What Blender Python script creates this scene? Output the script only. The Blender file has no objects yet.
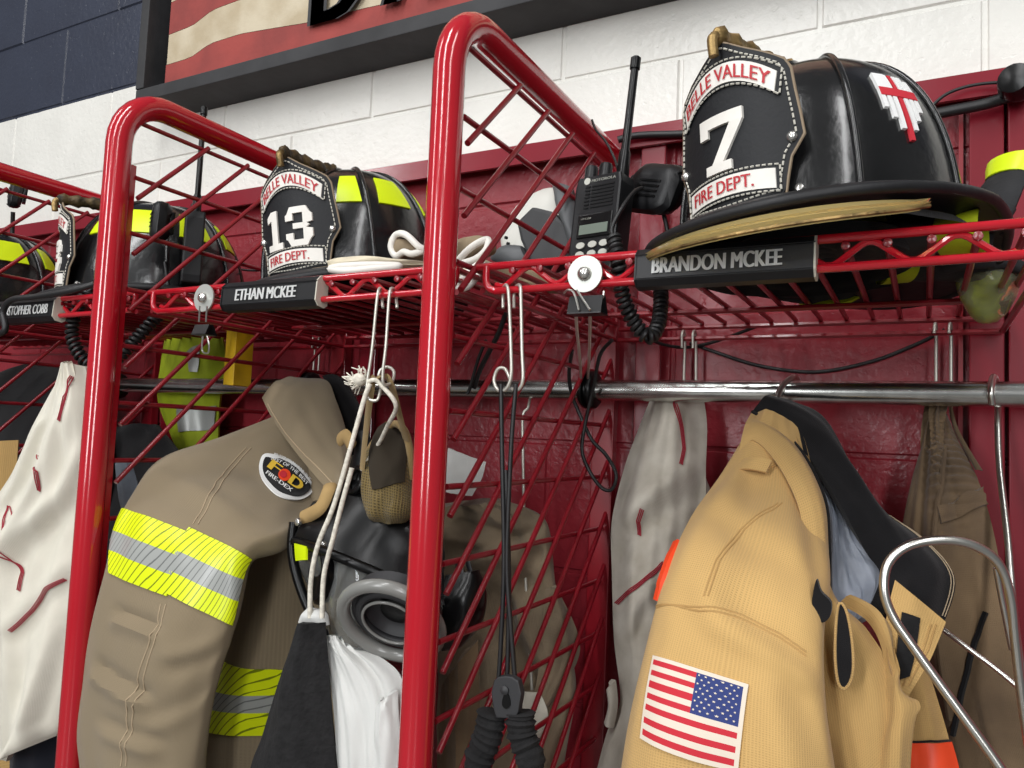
import bpy, bmesh, math, random
import numpy as np
from mathutils import Vector, noise

C = bpy.context.scene.collection
SC = 0.88          # every length below is in units of 0.88 m (8 inch wall blocks measure 0.231 units)
PI = math.pi
rnd = random.Random(7)

# ------------------------------------------------------------------ camera
CAM_X = np.array([0.88206, 0.46926, 0.04195])      # camera right
CAM_D = np.array([0.00428, 0.08106, -0.99670])     # camera down
CAM_F = np.array([-0.47111, 0.87933, 0.06949])     # camera forward
FPX, CX, CY = 770.17, 512.0, 384.0
cam_data = bpy.data.cameras.new('camera')
cam = bpy.data.objects.new('camera', cam_data)
C.objects.link(cam)
from mathutils import Matrix
cam.matrix_world = Matrix([[CAM_X[i], -CAM_D[i], -CAM_F[i], 0] for i in range(3)] + [[0, 0, 0, 1]])
cam_data.sensor_width = 36.0
cam_data.lens = FPX / 1024 * 36.0
cam_data.clip_start = 0.02
bpy.context.scene.camera = cam

# ------------------------------------------------------------------ world, lights, exposure
w = bpy.data.worlds.new('room')
bpy.context.scene.world = w
w.use_nodes = True
w.node_tree.nodes['Background'].inputs[0].default_value = (0.95, 0.98, 1.0, 1)
w.node_tree.nodes['Background'].inputs[1].default_value = 0.17

def area(name, loc, target, sx, sy, power, col=(1, 1, 1)):
    l = bpy.data.lights.new(name, 'AREA')
    l.shape = 'RECTANGLE'; l.size = sx; l.size_y = sy; l.energy = power; l.color = col
    o = bpy.data.objects.new(name, l); C.objects.link(o)
    o.location = loc
    o.rotation_euler = (Vector(target) - Vector(loc)).to_track_quat('-Z', 'Y').to_euler()
    return o
area('ceiling_strip_light', (-0.7, -1.2, 2.4), (-0.7, 0.6, 0), 0.25, 2.6, 56)
area('ceiling_strip_light', (1.2, -1.0, 2.4), (0.7, 0.7, 0), 0.25, 2.6, 36)
area('ceiling_strip_light', (-3.0, -1.2, 2.4), (-2.0, 0.7, 0), 0.25, 2.6, 42)
area('added_front_light', (-1.5, -4.0, 0.9), (-0.5, 1, 0.0), 0.55, 2.2, 95, (0.97, 0.985, 1.0))  # unseen front lights, added for streaks on the tubes and frontal fill
area('added_front_light', (1.9, -4.0, 0.9), (0.0, 1, 0.0), 0.55, 2.2, 95, (0.97, 0.985, 1.0))

sc = bpy.context.scene
sc.view_settings.view_transform = 'Standard'
sc.view_settings.look = 'None'
sc.view_settings.exposure = -0.17
sc.view_settings.gamma = 1.0
sc.view_settings.use_curve_mapping = False

# ------------------------------------------------------------------ helpers
def at(u, v, y):
    """point on the vertical plane Y=y (parallel to the wall) that lies behind photo pixel (u, v)"""
    r = CAM_X * (u - CX) + CAM_D * (v - CY) + CAM_F * FPX
    return r * (y / r[1])
def px(p):
    d = p @ CAM_F
    return np.array([CX + FPX * (p @ CAM_X) / d, CY + FPX * (p @ CAM_D) / d])
def lin(c):
    return tuple((x / 12.92 if x <= 0.04045 else ((x + 0.055) / 1.055) ** 2.4) for x in [k / 255 for k in c])

def tree(name):
    m = bpy.data.materials.new(name); m.use_nodes = True
    nt = m.node_tree; b = nt.nodes['Principled BSDF']
    return m, nt, b
def mat(name, rgb, rough=0.5, metal=0.0, vary=0.0, vscale=8.0, bump=0.0, bscale=60.0, spec=0.5, coat=0.0, detail=4, vcol=None):
    m, nt, b = tree(name)
    c = lin(rgb)
    b.inputs['Base Color'].default_value = (*c, 1)
    b.inputs['Roughness'].default_value = rough
    b.inputs['Metallic'].default_value = metal
    b.inputs['Specular IOR Level'].default_value = spec
    b.inputs['Coat Weight'].default_value = coat
    b.inputs['Coat Roughness'].default_value = 0.12
    geo = nt.nodes.new('ShaderNodeTexCoord')
    if vary or vcol:
        n = nt.nodes.new('ShaderNodeTexNoise'); n.inputs['Scale'].default_value = vscale; n.inputs['Detail'].default_value = detail
        nt.links.new(geo.outputs['Object'], n.inputs['Vector'])
        r = nt.nodes.new('ShaderNodeValToRGB')
        lo = lin(vcol) if vcol else tuple(x * (1 - vary) for x in c)
        hi = c if vcol else tuple(min(1, x * (1 + vary)) for x in c)
        r.color_ramp.elements[0].position = 0.35; r.color_ramp.elements[1].position = 0.65
        r.color_ramp.elements[0].color = (*lo, 1); r.color_ramp.elements[1].color = (*hi, 1)
        nt.links.new(n.outputs['Fac'], r.inputs['Fac']); nt.links.new(r.outputs['Color'], b.inputs['Base Color'])
    if bump:
        n = nt.nodes.new('ShaderNodeTexNoise'); n.inputs['Scale'].default_value = bscale; n.inputs['Detail'].default_value = 3
        nt.links.new(geo.outputs['Object'], n.inputs['Vector'])
        bp = nt.nodes.new('ShaderNodeBump'); bp.inputs['Strength'].default_value = bump; bp.inputs['Distance'].default_value = 0.004
        nt.links.new(n.outputs['Fac'], bp.inputs['Height']); nt.links.new(bp.outputs['Normal'], b.inputs['Normal'])
    return m
def math_node(nt, op, a, b=None):
    n = nt.nodes.new('ShaderNodeMath'); n.operation = op
    for i, x in enumerate((a, b)):
        if x is None: continue
        if isinstance(x, (int, float)): n.inputs[i].default_value = x
        else: nt.links.new(x, n.inputs[i])
    return n.outputs[0]
def cloth(name, rgb, weave=700.0, dark=0.72, rough=0.9, bump=0.35, vary=0.10, vscale=7, stain=None, twill=False):
    """woven cloth: thread grid in UV metres, blotchy wear from noise"""
    m, nt, b = tree(name)
    c = lin(rgb)
    b.inputs['Roughness'].default_value = rough
    b.inputs['Specular IOR Level'].default_value = 0.2
    b.inputs['Sheen Weight'].default_value = 0.15
    tc = nt.nodes.new('ShaderNodeTexCoord')
    sp = nt.nodes.new('ShaderNodeSeparateXYZ'); nt.links.new(tc.outputs['UV'], sp.inputs[0])
    u = math_node(nt, 'SINE', math_node(nt, 'MULTIPLY', sp.outputs[0], weave * 8.0))
    v = math_node(nt, 'SINE', math_node(nt, 'MULTIPLY', sp.outputs[1], weave * 8.0))
    g = v if twill else math_node(nt, 'MAXIMUM', u, v)
    g = math_node(nt, 'MULTIPLY_ADD', g, 0.5)
    g.node.inputs[2].default_value = 0.5
    n = nt.nodes.new('ShaderNodeTexNoise'); n.inputs['Scale'].default_value = vscale; n.inputs['Detail'].default_value = 5
    nt.links.new(tc.outputs['Object'], n.inputs['Vector'])
    r = nt.nodes.new('ShaderNodeValToRGB')
    r.color_ramp.elements[0].position = 0.3; r.color_ramp.elements[1].position = 0.7
    lo = lin(stain) if stain else tuple(x * (1 - vary) for x in c)
    r.color_ramp.elements[0].color = (*lo, 1); r.color_ramp.elements[1].color = (*[min(1, x * (1 + vary)) for x in c], 1)
    nt.links.new(n.outputs['Fac'], r.inputs['Fac'])
    mx = nt.nodes.new('ShaderNodeMix'); mx.data_type = 'RGBA'; mx.blend_type = 'MULTIPLY'
    mx.inputs['Factor'].default_value = 1.0
    g2 = nt.nodes.new('ShaderNodeMapRange'); g2.inputs['To Min'].default_value = dark; g2.inputs['To Max'].default_value = 1.0
    nt.links.new(g, g2.inputs['Value'])
    nt.links.new(r.outputs['Color'], mx.inputs['A'])
    cmb = nt.nodes.new('ShaderNodeCombineColor')
    for i in range(3): nt.links.new(g2.outputs['Result'], cmb.inputs[i])
    nt.links.new(cmb.outputs[0], mx.inputs['B'])
    nt.links.new(mx.outputs['Result'], b.inputs['Base Color'])
    bp = nt.nodes.new('ShaderNodeBump'); bp.inputs['Strength'].default_value = bump; bp.inputs['Distance'].default_value = 0.001
    nt.links.new(g, bp.inputs['Height']); nt.links.new(bp.outputs['Normal'], b.inputs['Normal'])
    return m
def tape(name, rgb, dark, freq=115.0, rough=0.35, slant=0.4):
    """reflective trim with thin slanted rib lines"""
    m, nt, b = tree(name)
    b.inputs['Roughness'].default_value = rough
    tc = nt.nodes.new('ShaderNodeTexCoord')
    sp = nt.nodes.new('ShaderNodeSeparateXYZ'); nt.links.new(tc.outputs['UV'], sp.inputs[0])
    k = math_node(nt, 'ADD', sp.outputs[0], math_node(nt, 'MULTIPLY', sp.outputs[1], slant))
    f = math_node(nt, 'FRACT', math_node(nt, 'MULTIPLY', k, freq))
    f = math_node(nt, 'LESS_THAN', f, 0.17)
    mx = nt.nodes.new('ShaderNodeMix'); mx.data_type = 'RGBA'
    mx.inputs['A'].default_value = (*lin(rgb), 1); mx.inputs['B'].default_value = (*lin(dark), 1)
    nt.links.new(f, mx.inputs['Factor']); nt.links.new(mx.outputs['Result'], b.inputs['Base Color'])
    return m

M = {}
M['red'] = mat('red_powder_coat', (176, 22, 36), 0.16, vary=0.06, vscale=3, bump=0.03, bscale=25, coat=0.6)
M['red_dull'] = mat('red_painted_wire', (134, 20, 32), 0.34, vary=0.1, vscale=20, coat=0.3)
M['red_beam'] = mat('red_painted_beam', (128, 20, 36), 0.25, vary=0.08, vscale=6, coat=0.4, bump=0.04, bscale=30)
M['chrome'] = mat('chrome', (196, 196, 192), 0.22, 1.0, vary=0.18, vscale=30)
M['steel'] = mat('bright_wire', (205, 203, 196), 0.3, 1.0)
M['wirewhite'] = mat('pale_zinc_wire', (205, 202, 192), 0.38, 0.6)
M['zinc'] = mat('zinc_disc', (196, 198, 192), 0.45, 0.7)
M['black_plastic'] = mat('black_plastic', (21, 21, 23), 0.42, spec=0.35, bump=0.05, bscale=300)
M['black_rubber'] = mat('black_rubber', (9, 9, 10), 0.3, spec=0.32, bump=0.03, bscale=200)
M['cable'] = mat('cable_jacket', (24, 23, 24), 0.45)
M['black_gloss'] = mat('helmet_black_lacquer', (13, 13, 14), 0.24, vary=0.5, vscale=14, bump=0.12, bscale=95, coat=0.35)
M['brimblack'] = mat('helmet_brim_black', (28, 28, 30), 0.5, spec=0.35, vary=0.25, vscale=30, bump=0.08, bscale=150)
M['leather'] = mat('black_shield_leather', (24, 25, 28), 0.55, spec=0.3, bump=0.1, bscale=240)
M['piping'] = mat('tan_leather_edge', (138, 120, 98), 0.7)
M['thread'] = mat('white_thread', (206, 202, 190), 0.8)
M['white'] = mat('white_leather', (226, 222, 214), 0.6, vary=0.05, vscale=40)
M['redletter'] = mat('red_lettering', (178, 30, 40), 0.6)
M['whiteprint'] = mat('white_print', (236, 236, 234), 0.5)
M['brass'] = mat('aged_brass', (140, 116, 74), 0.45, 0.7, vary=0.6, vscale=60, bump=0.5, bscale=120)
M['eagle'] = mat('weathered_front_holder', (96, 78, 48), 0.55, 0.35, bump=0.7, bscale=90, vscale=70, vcol=(28, 24, 18))
M['lime'] = mat('lime_reflector', (214, 236, 8), 0.4, vary=0.04)
M['limecloth'] = mat('lime_cloth', (176, 190, 20), 0.8, vary=0.2, vscale=20, bump=0.2, bscale=120)
M['vest'] = mat('lime_vest_cloth', (150, 164, 12), 0.8, vary=0.2, vscale=14, bump=0.15, bscale=120)
M['silvercloth'] = mat('silver_tape', (150, 152, 148), 0.4, 0.3)
M['plate'] = mat('black_name_plate', (22, 22, 24), 0.42, spec=0.35, vary=0.1, vscale=30)
M['plate_edge'] = mat('clear_plate_edge', (196, 192, 178), 0.4)
M['steel_rivet'] = mat('rivet', (205, 203, 198), 0.25, 0.9)
M['tan'] = cloth('gold_turnout_cloth', (206, 168, 108), 360, 0.80, vary=0.07, vscale=5)
M['tan2'] = cloth('gold_turnout_cloth_flap', (190, 154, 98), 360, 0.80, vary=0.08, vscale=6)
M['brown'] = cloth('brown_turnout_cloth', (138, 123, 99), 480, 0.82, vary=0.07, vscale=6)
M['khaki'] = cloth('khaki_trouser_cloth', (128, 106, 80), 480, 0.85, vary=0.16, vscale=9, stain=(86, 70, 54))
M['olive'] = cloth('worn_khaki_coat_cloth', (140, 124, 102), 480, 0.88, vary=0.2, vscale=9, stain=(96, 84, 68))
M['cream'] = cloth('cream_knit', (220, 215, 200), 620, 0.9, vary=0.05, vscale=25)
M['greyknit'] = cloth('grey_knit', (196, 190, 178), 620, 0.9, vary=0.07, vscale=25, stain=(172, 164, 150))
M['blackcloth'] = cloth('black_cloth', (24, 23, 25), 500, 0.8, vary=0.2, vscale=30)
M['blackknit'] = mat('black_knit', (26, 25, 26), 0.95, bump=0.6, bscale=160, vcol=(15, 14, 15), vscale=60)
M['whitecloth'] = cloth('white_cotton', (214, 214, 210), 700, 0.95, vary=0.05, vscale=14)
M['silverliner'] = mat('silver_quilt_liner', (150, 156, 168), 0.5, vary=0.2, vscale=18, bump=0.5, bscale=30)
M['darkblue'] = cloth('dark_navy_cloth', (28, 30, 40), 500, 0.8)
M['jean'] = cloth('pale_denim', (112, 120, 130), 500, 0.8, vary=0.3, vscale=18)
M['redseam'] = mat('red_seam_thread', (150, 38, 52), 0.85)
M['tanseam'] = mat('tan_seam_thread', (186, 148, 92), 0.85)
M['brownseam'] = mat('pale_seam_thread', (178, 158, 130), 0.85)
M['orange'] = mat('orange_tape', (236, 74, 34), 0.5, vary=0.06)
M['limetape'] = tape('lime_trim', (222, 236, 22), (120, 132, 20), 130)
M['silvertape'] = tape('silver_trim', (158, 160, 156), (108, 110, 108), 130, 0.3)
M['flagred'] = mat('flag_red', (196, 38, 52), 0.8)
M['flagwhite'] = mat('flag_cream', (224, 211, 194), 0.85)
M['flagblue'] = mat('flag_blue', (44, 58, 116), 0.8)
M['strap'] = cloth('tan_webbing', (158, 132, 88), 900, 0.75, bump=0.5)
M['netting'] = cloth('khaki_netting', (122, 104, 64), 200, 0.35, bump=1.0, vary=0.2)
M['suede'] = mat('tan_suede', (160, 132, 86), 0.95, vary=0.12, vscale=30)
M['rope'] = mat('white_cord', (214, 208, 194), 0.85, vary=0.2, vscale=200)
M['yellow'] = mat('yellow_bar', (214, 172, 24), 0.5, vary=0.14, vscale=26, bump=0.1, bscale=60)
M['wood_dark'] = mat('charred_black_wood', (48, 48, 50), 0.7, bump=0.25, bscale=40, vcol=(33, 33, 35), vscale=9)
M['wood_red'] = mat('distressed_red_wood', (150, 62, 56), 0.8, bump=0.3, bscale=50, vcol=(130, 54, 50), vscale=12)
M['wood_cream'] = mat('distressed_cream_wood', (192, 180, 156), 0.8, bump=0.3, bscale=50, vcol=(172, 157, 130), vscale=14)
M['lcd'] = mat('grey_display', (112, 122, 112), 0.25)
M['button'] = mat('grey_button', (188, 188, 178), 0.5)
M['gloveleather'] = mat('cream_glove_leather', (204, 194, 170), 0.8, vary=0.15, vscale=18, bump=0.2, bscale=80)
M['glovetan'] = mat('brown_glove_leather', (134, 118, 94), 0.85, vary=0.25, vscale=16, bump=0.2, bscale=80)
M['gloveblack'] = mat('black_glove_cloth', (34, 34, 36), 0.85, vary=0.3, vscale=24, bump=0.3, bscale=140)
M['greyplastic'] = mat('grey_plastic', (86, 88, 90), 0.5)
M['whiteplastic'] = mat('white_plastic', (214, 212, 204), 0.5, vary=0.05)
M['shellblack'] = mat('charcoal_plastic', (44, 44, 46), 0.55)
M['binder'] = mat('binder_clip_black', (26, 26, 27), 0.35, 0.3)
M['orangebox'] = mat('orange_card', (214, 96, 40), 0.6)
M['concrete'] = mat('grey_floor_paint', (126, 124, 120), 0.4, vary=0.1, vscale=3)
def lens_mat(name, rgb, alpha_rough=0.06, weight=0.85):
    m, nt, b = tree(name)
    b.inputs['Base Color'].default_value = (*lin(rgb), 1)
    b.inputs['Roughness'].default_value = alpha_rough
    b.inputs['Transmission Weight'].default_value = weight
    b.inputs['IOR'].default_value = 1.25
    return m
M['lens'] = lens_mat('clear_lens', (190, 192, 190), 0.05, 0.86)
M['amber'] = lens_mat('yellowed_visor', (216, 192, 128), 0.14, 0.55)
M['bagplastic'] = lens_mat('clear_bag_film', (214, 216, 180), 0.15, 0.8)

# painted block wall: navy above, white in the middle, red behind the rack
def wall_mat():
    m, nt, b = tree('painted_block')
    g = nt.nodes.new('ShaderNodeNewGeometry')
    sp = nt.nodes.new('ShaderNodeSeparateXYZ'); nt.links.new(g.outputs['Position'], sp.inputs[0])
    n0 = nt.nodes.new('ShaderNodeTexNoise'); n0.inputs['Scale'].default_value = 25
    nt.links.new(g.outputs['Position'], n0.inputs['Vector'])
    z = math_node(nt, 'ADD', sp.outputs[2], math_node(nt, 'MULTIPLY', math_node(nt, 'SUBTRACT', n0.outputs['Fac'], 0.5), 0.006))
    navy = math_node(nt, 'GREATER_THAN', z, 0.914 * SC)
    red = math_node(nt, 'LESS_THAN', z, 0.535 * SC)
    nz = nt.nodes.new('ShaderNodeTexNoise'); nz.inputs['Scale'].default_value = 7; nz.inputs['Detail'].default_value = 6
    nt.links.new(g.outputs['Position'], nz.inputs['Vector'])
    def ramp(a, bb):
        r = nt.nodes.new('ShaderNodeValToRGB'); r.color_ramp.elements[0].position = 0.3; r.color_ramp.elements[1].position = 0.7
        r.color_ramp.elements[0].color = (*lin(a), 1); r.color_ramp.elements[1].color = (*lin(bb), 1)
        nt.links.new(nz.outputs['Fac'], r.inputs['Fac']); return r.outputs['Color']
    cw, cr, cn = ramp((216, 214, 207), (228, 226, 219)), ramp((128, 32, 42), (142, 38, 48)), ramp((44, 48, 62), (50, 55, 70))
    m1 = nt.nodes.new('ShaderNodeMix'); m1.data_type = 'RGBA'
    nt.links.new(red, m1.inputs['Factor']); nt.links.new(cw, m1.inputs['A']); nt.links.new(cr, m1.inputs['B'])
    m2 = nt.nodes.new('ShaderNodeMix'); m2.data_type = 'RGBA'
    nt.links.new(navy, m2.inputs['Factor']); nt.links.new(m1.outputs['Result'], m2.inputs['A']); nt.links.new(cn, m2.inputs['B'])
    nt.links.new(m2.outputs['Result'], b.inputs['Base Color'])
    b.inputs['Roughness'].default_value = 0.34
    nb = nt.nodes.new('ShaderNodeTexNoise'); nb.inputs['Scale'].default_value = 85; nb.inputs['Detail'].default_value = 4
    nt.links.new(g.outputs['Position'], nb.inputs['Vector'])
    vo = nt.nodes.new('ShaderNodeTexNoise'); vo.inputs['Scale'].default_value = 70; vo.inputs['Detail'].default_value = 2
    nt.links.new(g.outputs['Position'], vo.inputs['Vector'])
    pit = nt.nodes.new('ShaderNodeValToRGB'); pit.color_ramp.elements[0].position = 0.30; pit.color_ramp.elements[1].position = 0.36
    nt.links.new(vo.outputs['Fac'], pit.inputs['Fac'])
    h = math_node(nt, 'ADD', nb.outputs['Fac'], math_node(nt, 'MULTIPLY', pit.outputs['Color'], 0.3))
    bp = nt.nodes.new('ShaderNodeBump'); bp.inputs['Strength'].default_value = 0.36; bp.inputs['Distance'].default_value = 0.004
    nt.links.new(h, bp.inputs['Height']); nt.links.new(bp.outputs['Normal'], b.inputs['Normal'])
    return m
M['wall'] = wall_mat()

# ------------------------------------------------------------------ mesh building
class MB:
    def __init__(s): s.v = []; s.f = []; s.m = []; s.uv = []
    def add(s, v, f, mi=0, uv=None):
        o = len(s.v); s.v.extend([tuple(map(float, p)) for p in v])
        s.f.extend([tuple(i + o for i in q) for q in f])
        s.m.extend(mi if isinstance(mi, list) else [mi] * len(f))
        s.uv.extend(uv if uv is not None else [(p[0], p[2]) for p in v])
        return s
    def build(s, name, mats, parent=None, smooth=True, base=None, recalc=True, bevel=0.0, subsurf=0):
        if not isinstance(mats, (list, tuple)): mats = [mats]
        V = np.array(s.v)
        if parent is not None: org = np.array(parent['_o'])
        elif base is not None: org = np.array(base)
        else: org = np.array([(V[:, 0].min() + V[:, 0].max()) / 2, (V[:, 1].min() + V[:, 1].max()) / 2, V[:, 2].min()])
        me = bpy.data.meshes.new(name)
        me.from_pydata([tuple(p) for p in (V - org) * SC], [], s.f)
        for m in mats: me.materials.append(m)
        if len(mats) > 1: me.polygons.foreach_set('material_index', s.m)
        ul = me.uv_layers.new(name='UVMap')
        li = np.empty(len(me.loops), dtype=np.int32); me.loops.foreach_get('vertex_index', li)
        ul.data.foreach_set('uv', (np.array(s.uv, dtype=np.float32)[li] * SC).ravel())
        if recalc:
            bm = bmesh.new(); bm.from_mesh(me)
            bmesh.ops.recalc_face_normals(bm, faces=bm.faces)
            if bevel:
                bmesh.ops.bevel(bm, geom=[e for e in bm.edges if e.calc_face_angle(0) > 0.6], offset=bevel * SC, segments=2, affect='EDGES', profile=0.6)
            bm.to_mesh(me); bm.free()
        me.polygons.foreach_set('use_smooth', [smooth] * len(me.polygons))
        if smooth:
            try: me.set_sharp_from_angle(angle=math.radians(48))
            except Exception: pass
        o = bpy.data.objects.new(name, me); C.objects.link(o)
        if parent is not None:
            o.parent = parent; o['_o'] = tuple(org)
        else:
            o.location = Vector(org) * SC; o['_o'] = tuple(org)
        if subsurf:
            md = o.modifiers.new('sub', 'SUBSURF'); md.levels = subsurf; md.render_levels = subsurf
        return o
def thing(name, label, cat, base, group=None):
    o = bpy.data.objects.new(name, None); C.objects.link(o)
    o.empty_display_size = 0.05
    o.location = Vector([float(x) for x in base]) * SC
    o['_o'] = tuple(float(x) for x in base); o['label'] = label; o['category'] = cat
    if group: o['group'] = group
    return o
def tag(o, label, cat, group=None):
    o['label'] = label; o['category'] = cat
    if group: o['group'] = group
    return o
def dup(o, off, parent=None, label=None, group=None):
    c = o.copy(); C.objects.link(c)
    if parent is None:
        c.location = o.location + Vector(off) * SC
        c['_o'] = tuple(np.array(o['_o']) + np.array(off))
        if label: c['label'] = label
        if group: c['group'] = group
    else: c.parent = parent
    for ch in list(o.children): dup(ch, off, c)
    return c
def inst(o, off):
    """a second alike part beside the first, sharing its mesh"""
    c = o.copy(); C.objects.link(c); c.location = o.location + Vector([float(x) for x in off]) * SC
    return c

def unit(a):
    a = np.array(a, float); n = np.linalg.norm(a); return a / n if n > 1e-12 else a
def smoothpath(pts, n=8, closed=False):
    P = [np.array(p, float) for p in pts]
    out = []
    N = len(P); rng = range(N if closed else N - 1)
    for i in rng:
        g = (lambda k: P[k % N]) if closed else (lambda k: P[min(max(k, 0), N - 1)])
        a, b, c, d = g(i - 1), g(i), g(i + 1), g(i + 2)
        for j in range(n):
            t = j / n
            out.append(0.5 * ((2 * b) + (c - a) * t + (2 * a - 5 * b + 4 * c - d) * t * t + (3 * b - a - 3 * c + d) * t ** 3))
    if not closed: out.append(P[-1])
    return out
def tube(mb, pts, r, seg=8, mi=0, closed=False, caps=True, flat=None, up=None):
    """swept tube; r a number or a list; flat=(width, thickness) factors make a strap of it"""
    P = [np.array(p, float) for p in pts]; N = len(P)
    R = r if isinstance(r, (list, tuple, np.ndarray)) else [r] * N
    T = []
    for i in range(N):
        a = P[(i - 1) % N] if (closed or i > 0) else P[0]
        b = P[(i + 1) % N] if (closed or i < N - 1) else P[-1]
        T.append(unit(b - a))
    u0 = np.array(up, float) if up is not None else (np.array([0, 0, 1.]) if abs(T[0][2]) < 0.9 else np.array([1., 0, 0]))
    nrm = unit(u0 - T[0] * (u0 @ T[0]))
    v, f, uv = [], [], []
    L = 0.0
    for i in range(N):
        if i > 0:
            L += np.linalg.norm(P[i] - P[i - 1])
            if up is not None: nrm = unit(u0 - T[i] * (u0 @ T[i]))
            else: nrm = unit(nrm - T[i] * (nrm @ T[i]))
        bi = np.cross(T[i], nrm)
        fx, fy = flat if flat else (1, 1)
        for k in range(seg):
            a = 2 * PI * k / seg
            v.append(P[i] + (nrm * math.cos(a) * fx + bi * math.sin(a) * fy) * R[i]); uv.append((k / seg * 6.28 * R[i], L))
    M_ = N if closed else N - 1
    for i in range(M_):
        for k in range(seg):
            j = (i + 1) % N; k2 = (k + 1) % seg
            f.append((i * seg + k, i * seg + k2, j * seg + k2, j * seg + k))
    if caps and not closed:
        f.append(tuple(range(seg))[::-1]); f.append(tuple((N - 1) * seg + k for k in range(seg)))
    mb.add(v, f, mi, uv); return mb
def box(mb, lo, hi, mi=0):
    x0, y0, z0 = lo; x1, y1, z1 = hi
    v = [(x0, y0, z0), (x1, y0, z0), (x1, y1, z0), (x0, y1, z0), (x0, y0, z1), (x1, y0, z1), (x1, y1, z1), (x0, y1, z1)]
    f = [(0, 3, 2, 1), (4, 5, 6, 7), (0, 1, 5, 4), (1, 2, 6, 5), (2, 3, 7, 6), (3, 0, 4, 7)]
    return mb.add(v, f, mi)
def frame_box(mb, o, ax, ay, az, lo, hi, mi=0):
    m2 = MB(); box(m2, lo, hi)
    mb.add([o + ax * p[0] + ay * p[1] + az * p[2] for p in m2.v], m2.f, mi); return mb
def lathe(mb, o, axis, prof, seg=20, mi=0):
    """prof: list of (radius, distance along axis)"""
    axis = unit(axis); u = unit(np.cross(axis, [0, 0, 1.]) if abs(axis[2]) < 0.9 else np.cross(axis, [1., 0, 0])); w_ = np.cross(axis, u)
    v, f = [], []
    for r, h in prof:
        for k in range(seg):
            a = 2 * PI * k / seg
            v.append(np.array(o) + axis * h + (u * math.cos(a) + w_ * math.sin(a)) * r)
    for i in range(len(prof) - 1):
        for k in range(seg):
            k2 = (k + 1) % seg; f.append((i * seg + k, i * seg + k2, (i + 1) * seg + k2, (i + 1) * seg + k))
    f.append(tuple(range(seg))[::-1]); f.append(tuple((len(prof) - 1) * seg + k for k in range(seg)))
    mb.add(v, f, mi); return mb
def prism(mb, poly, back, mi=0, mi_side=None):
    """solid from a planar outline of 3D points and an offset vector"""
    n = len(poly); v = [np.array(p) for p in poly] + [np.array(p) + np.array(back) for p in poly]
    f = [tuple(range(n)), tuple(range(2 * n - 1, n - 1, -1))] + [(i, (i + 1) % n, n + (i + 1) % n, n + i) for i in range(n)]
    mb.add(v, f, [mi, mi] + [mi if mi_side is None else mi_side] * n); return mb
def coil(mb, path, R, r, turns, seg=6, mi=0):
    P = smoothpath(path, 24); N = len(P)
    d = [0.0]
    for i in range(1, N): d.append(d[-1] + np.linalg.norm(P[i] - P[i - 1]))
    n = int(turns * 12); out = []
    nrm = None
    for i in range(n + 1):
        s = d[-1] * i / n
        k = min(max(np.searchsorted(d, s) - 1, 0), N - 2)
        t = (s - d[k]) / max(d[k + 1] - d[k], 1e-9)
        p = P[k] * (1 - t) + P[k + 1] * t; T = unit(P[k + 1] - P[k])
        if nrm is None: nrm = unit(np.cross(T, [0, 1., 0.2]))
        nrm = unit(nrm - T * (nrm @ T)); bi = np.cross(T, nrm)
        a = 2 * PI * turns * i / n
        out.append(p + (nrm * math.cos(a) + bi * math.sin(a)) * R)
    return tube(mb, out, r, seg, mi)

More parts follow.
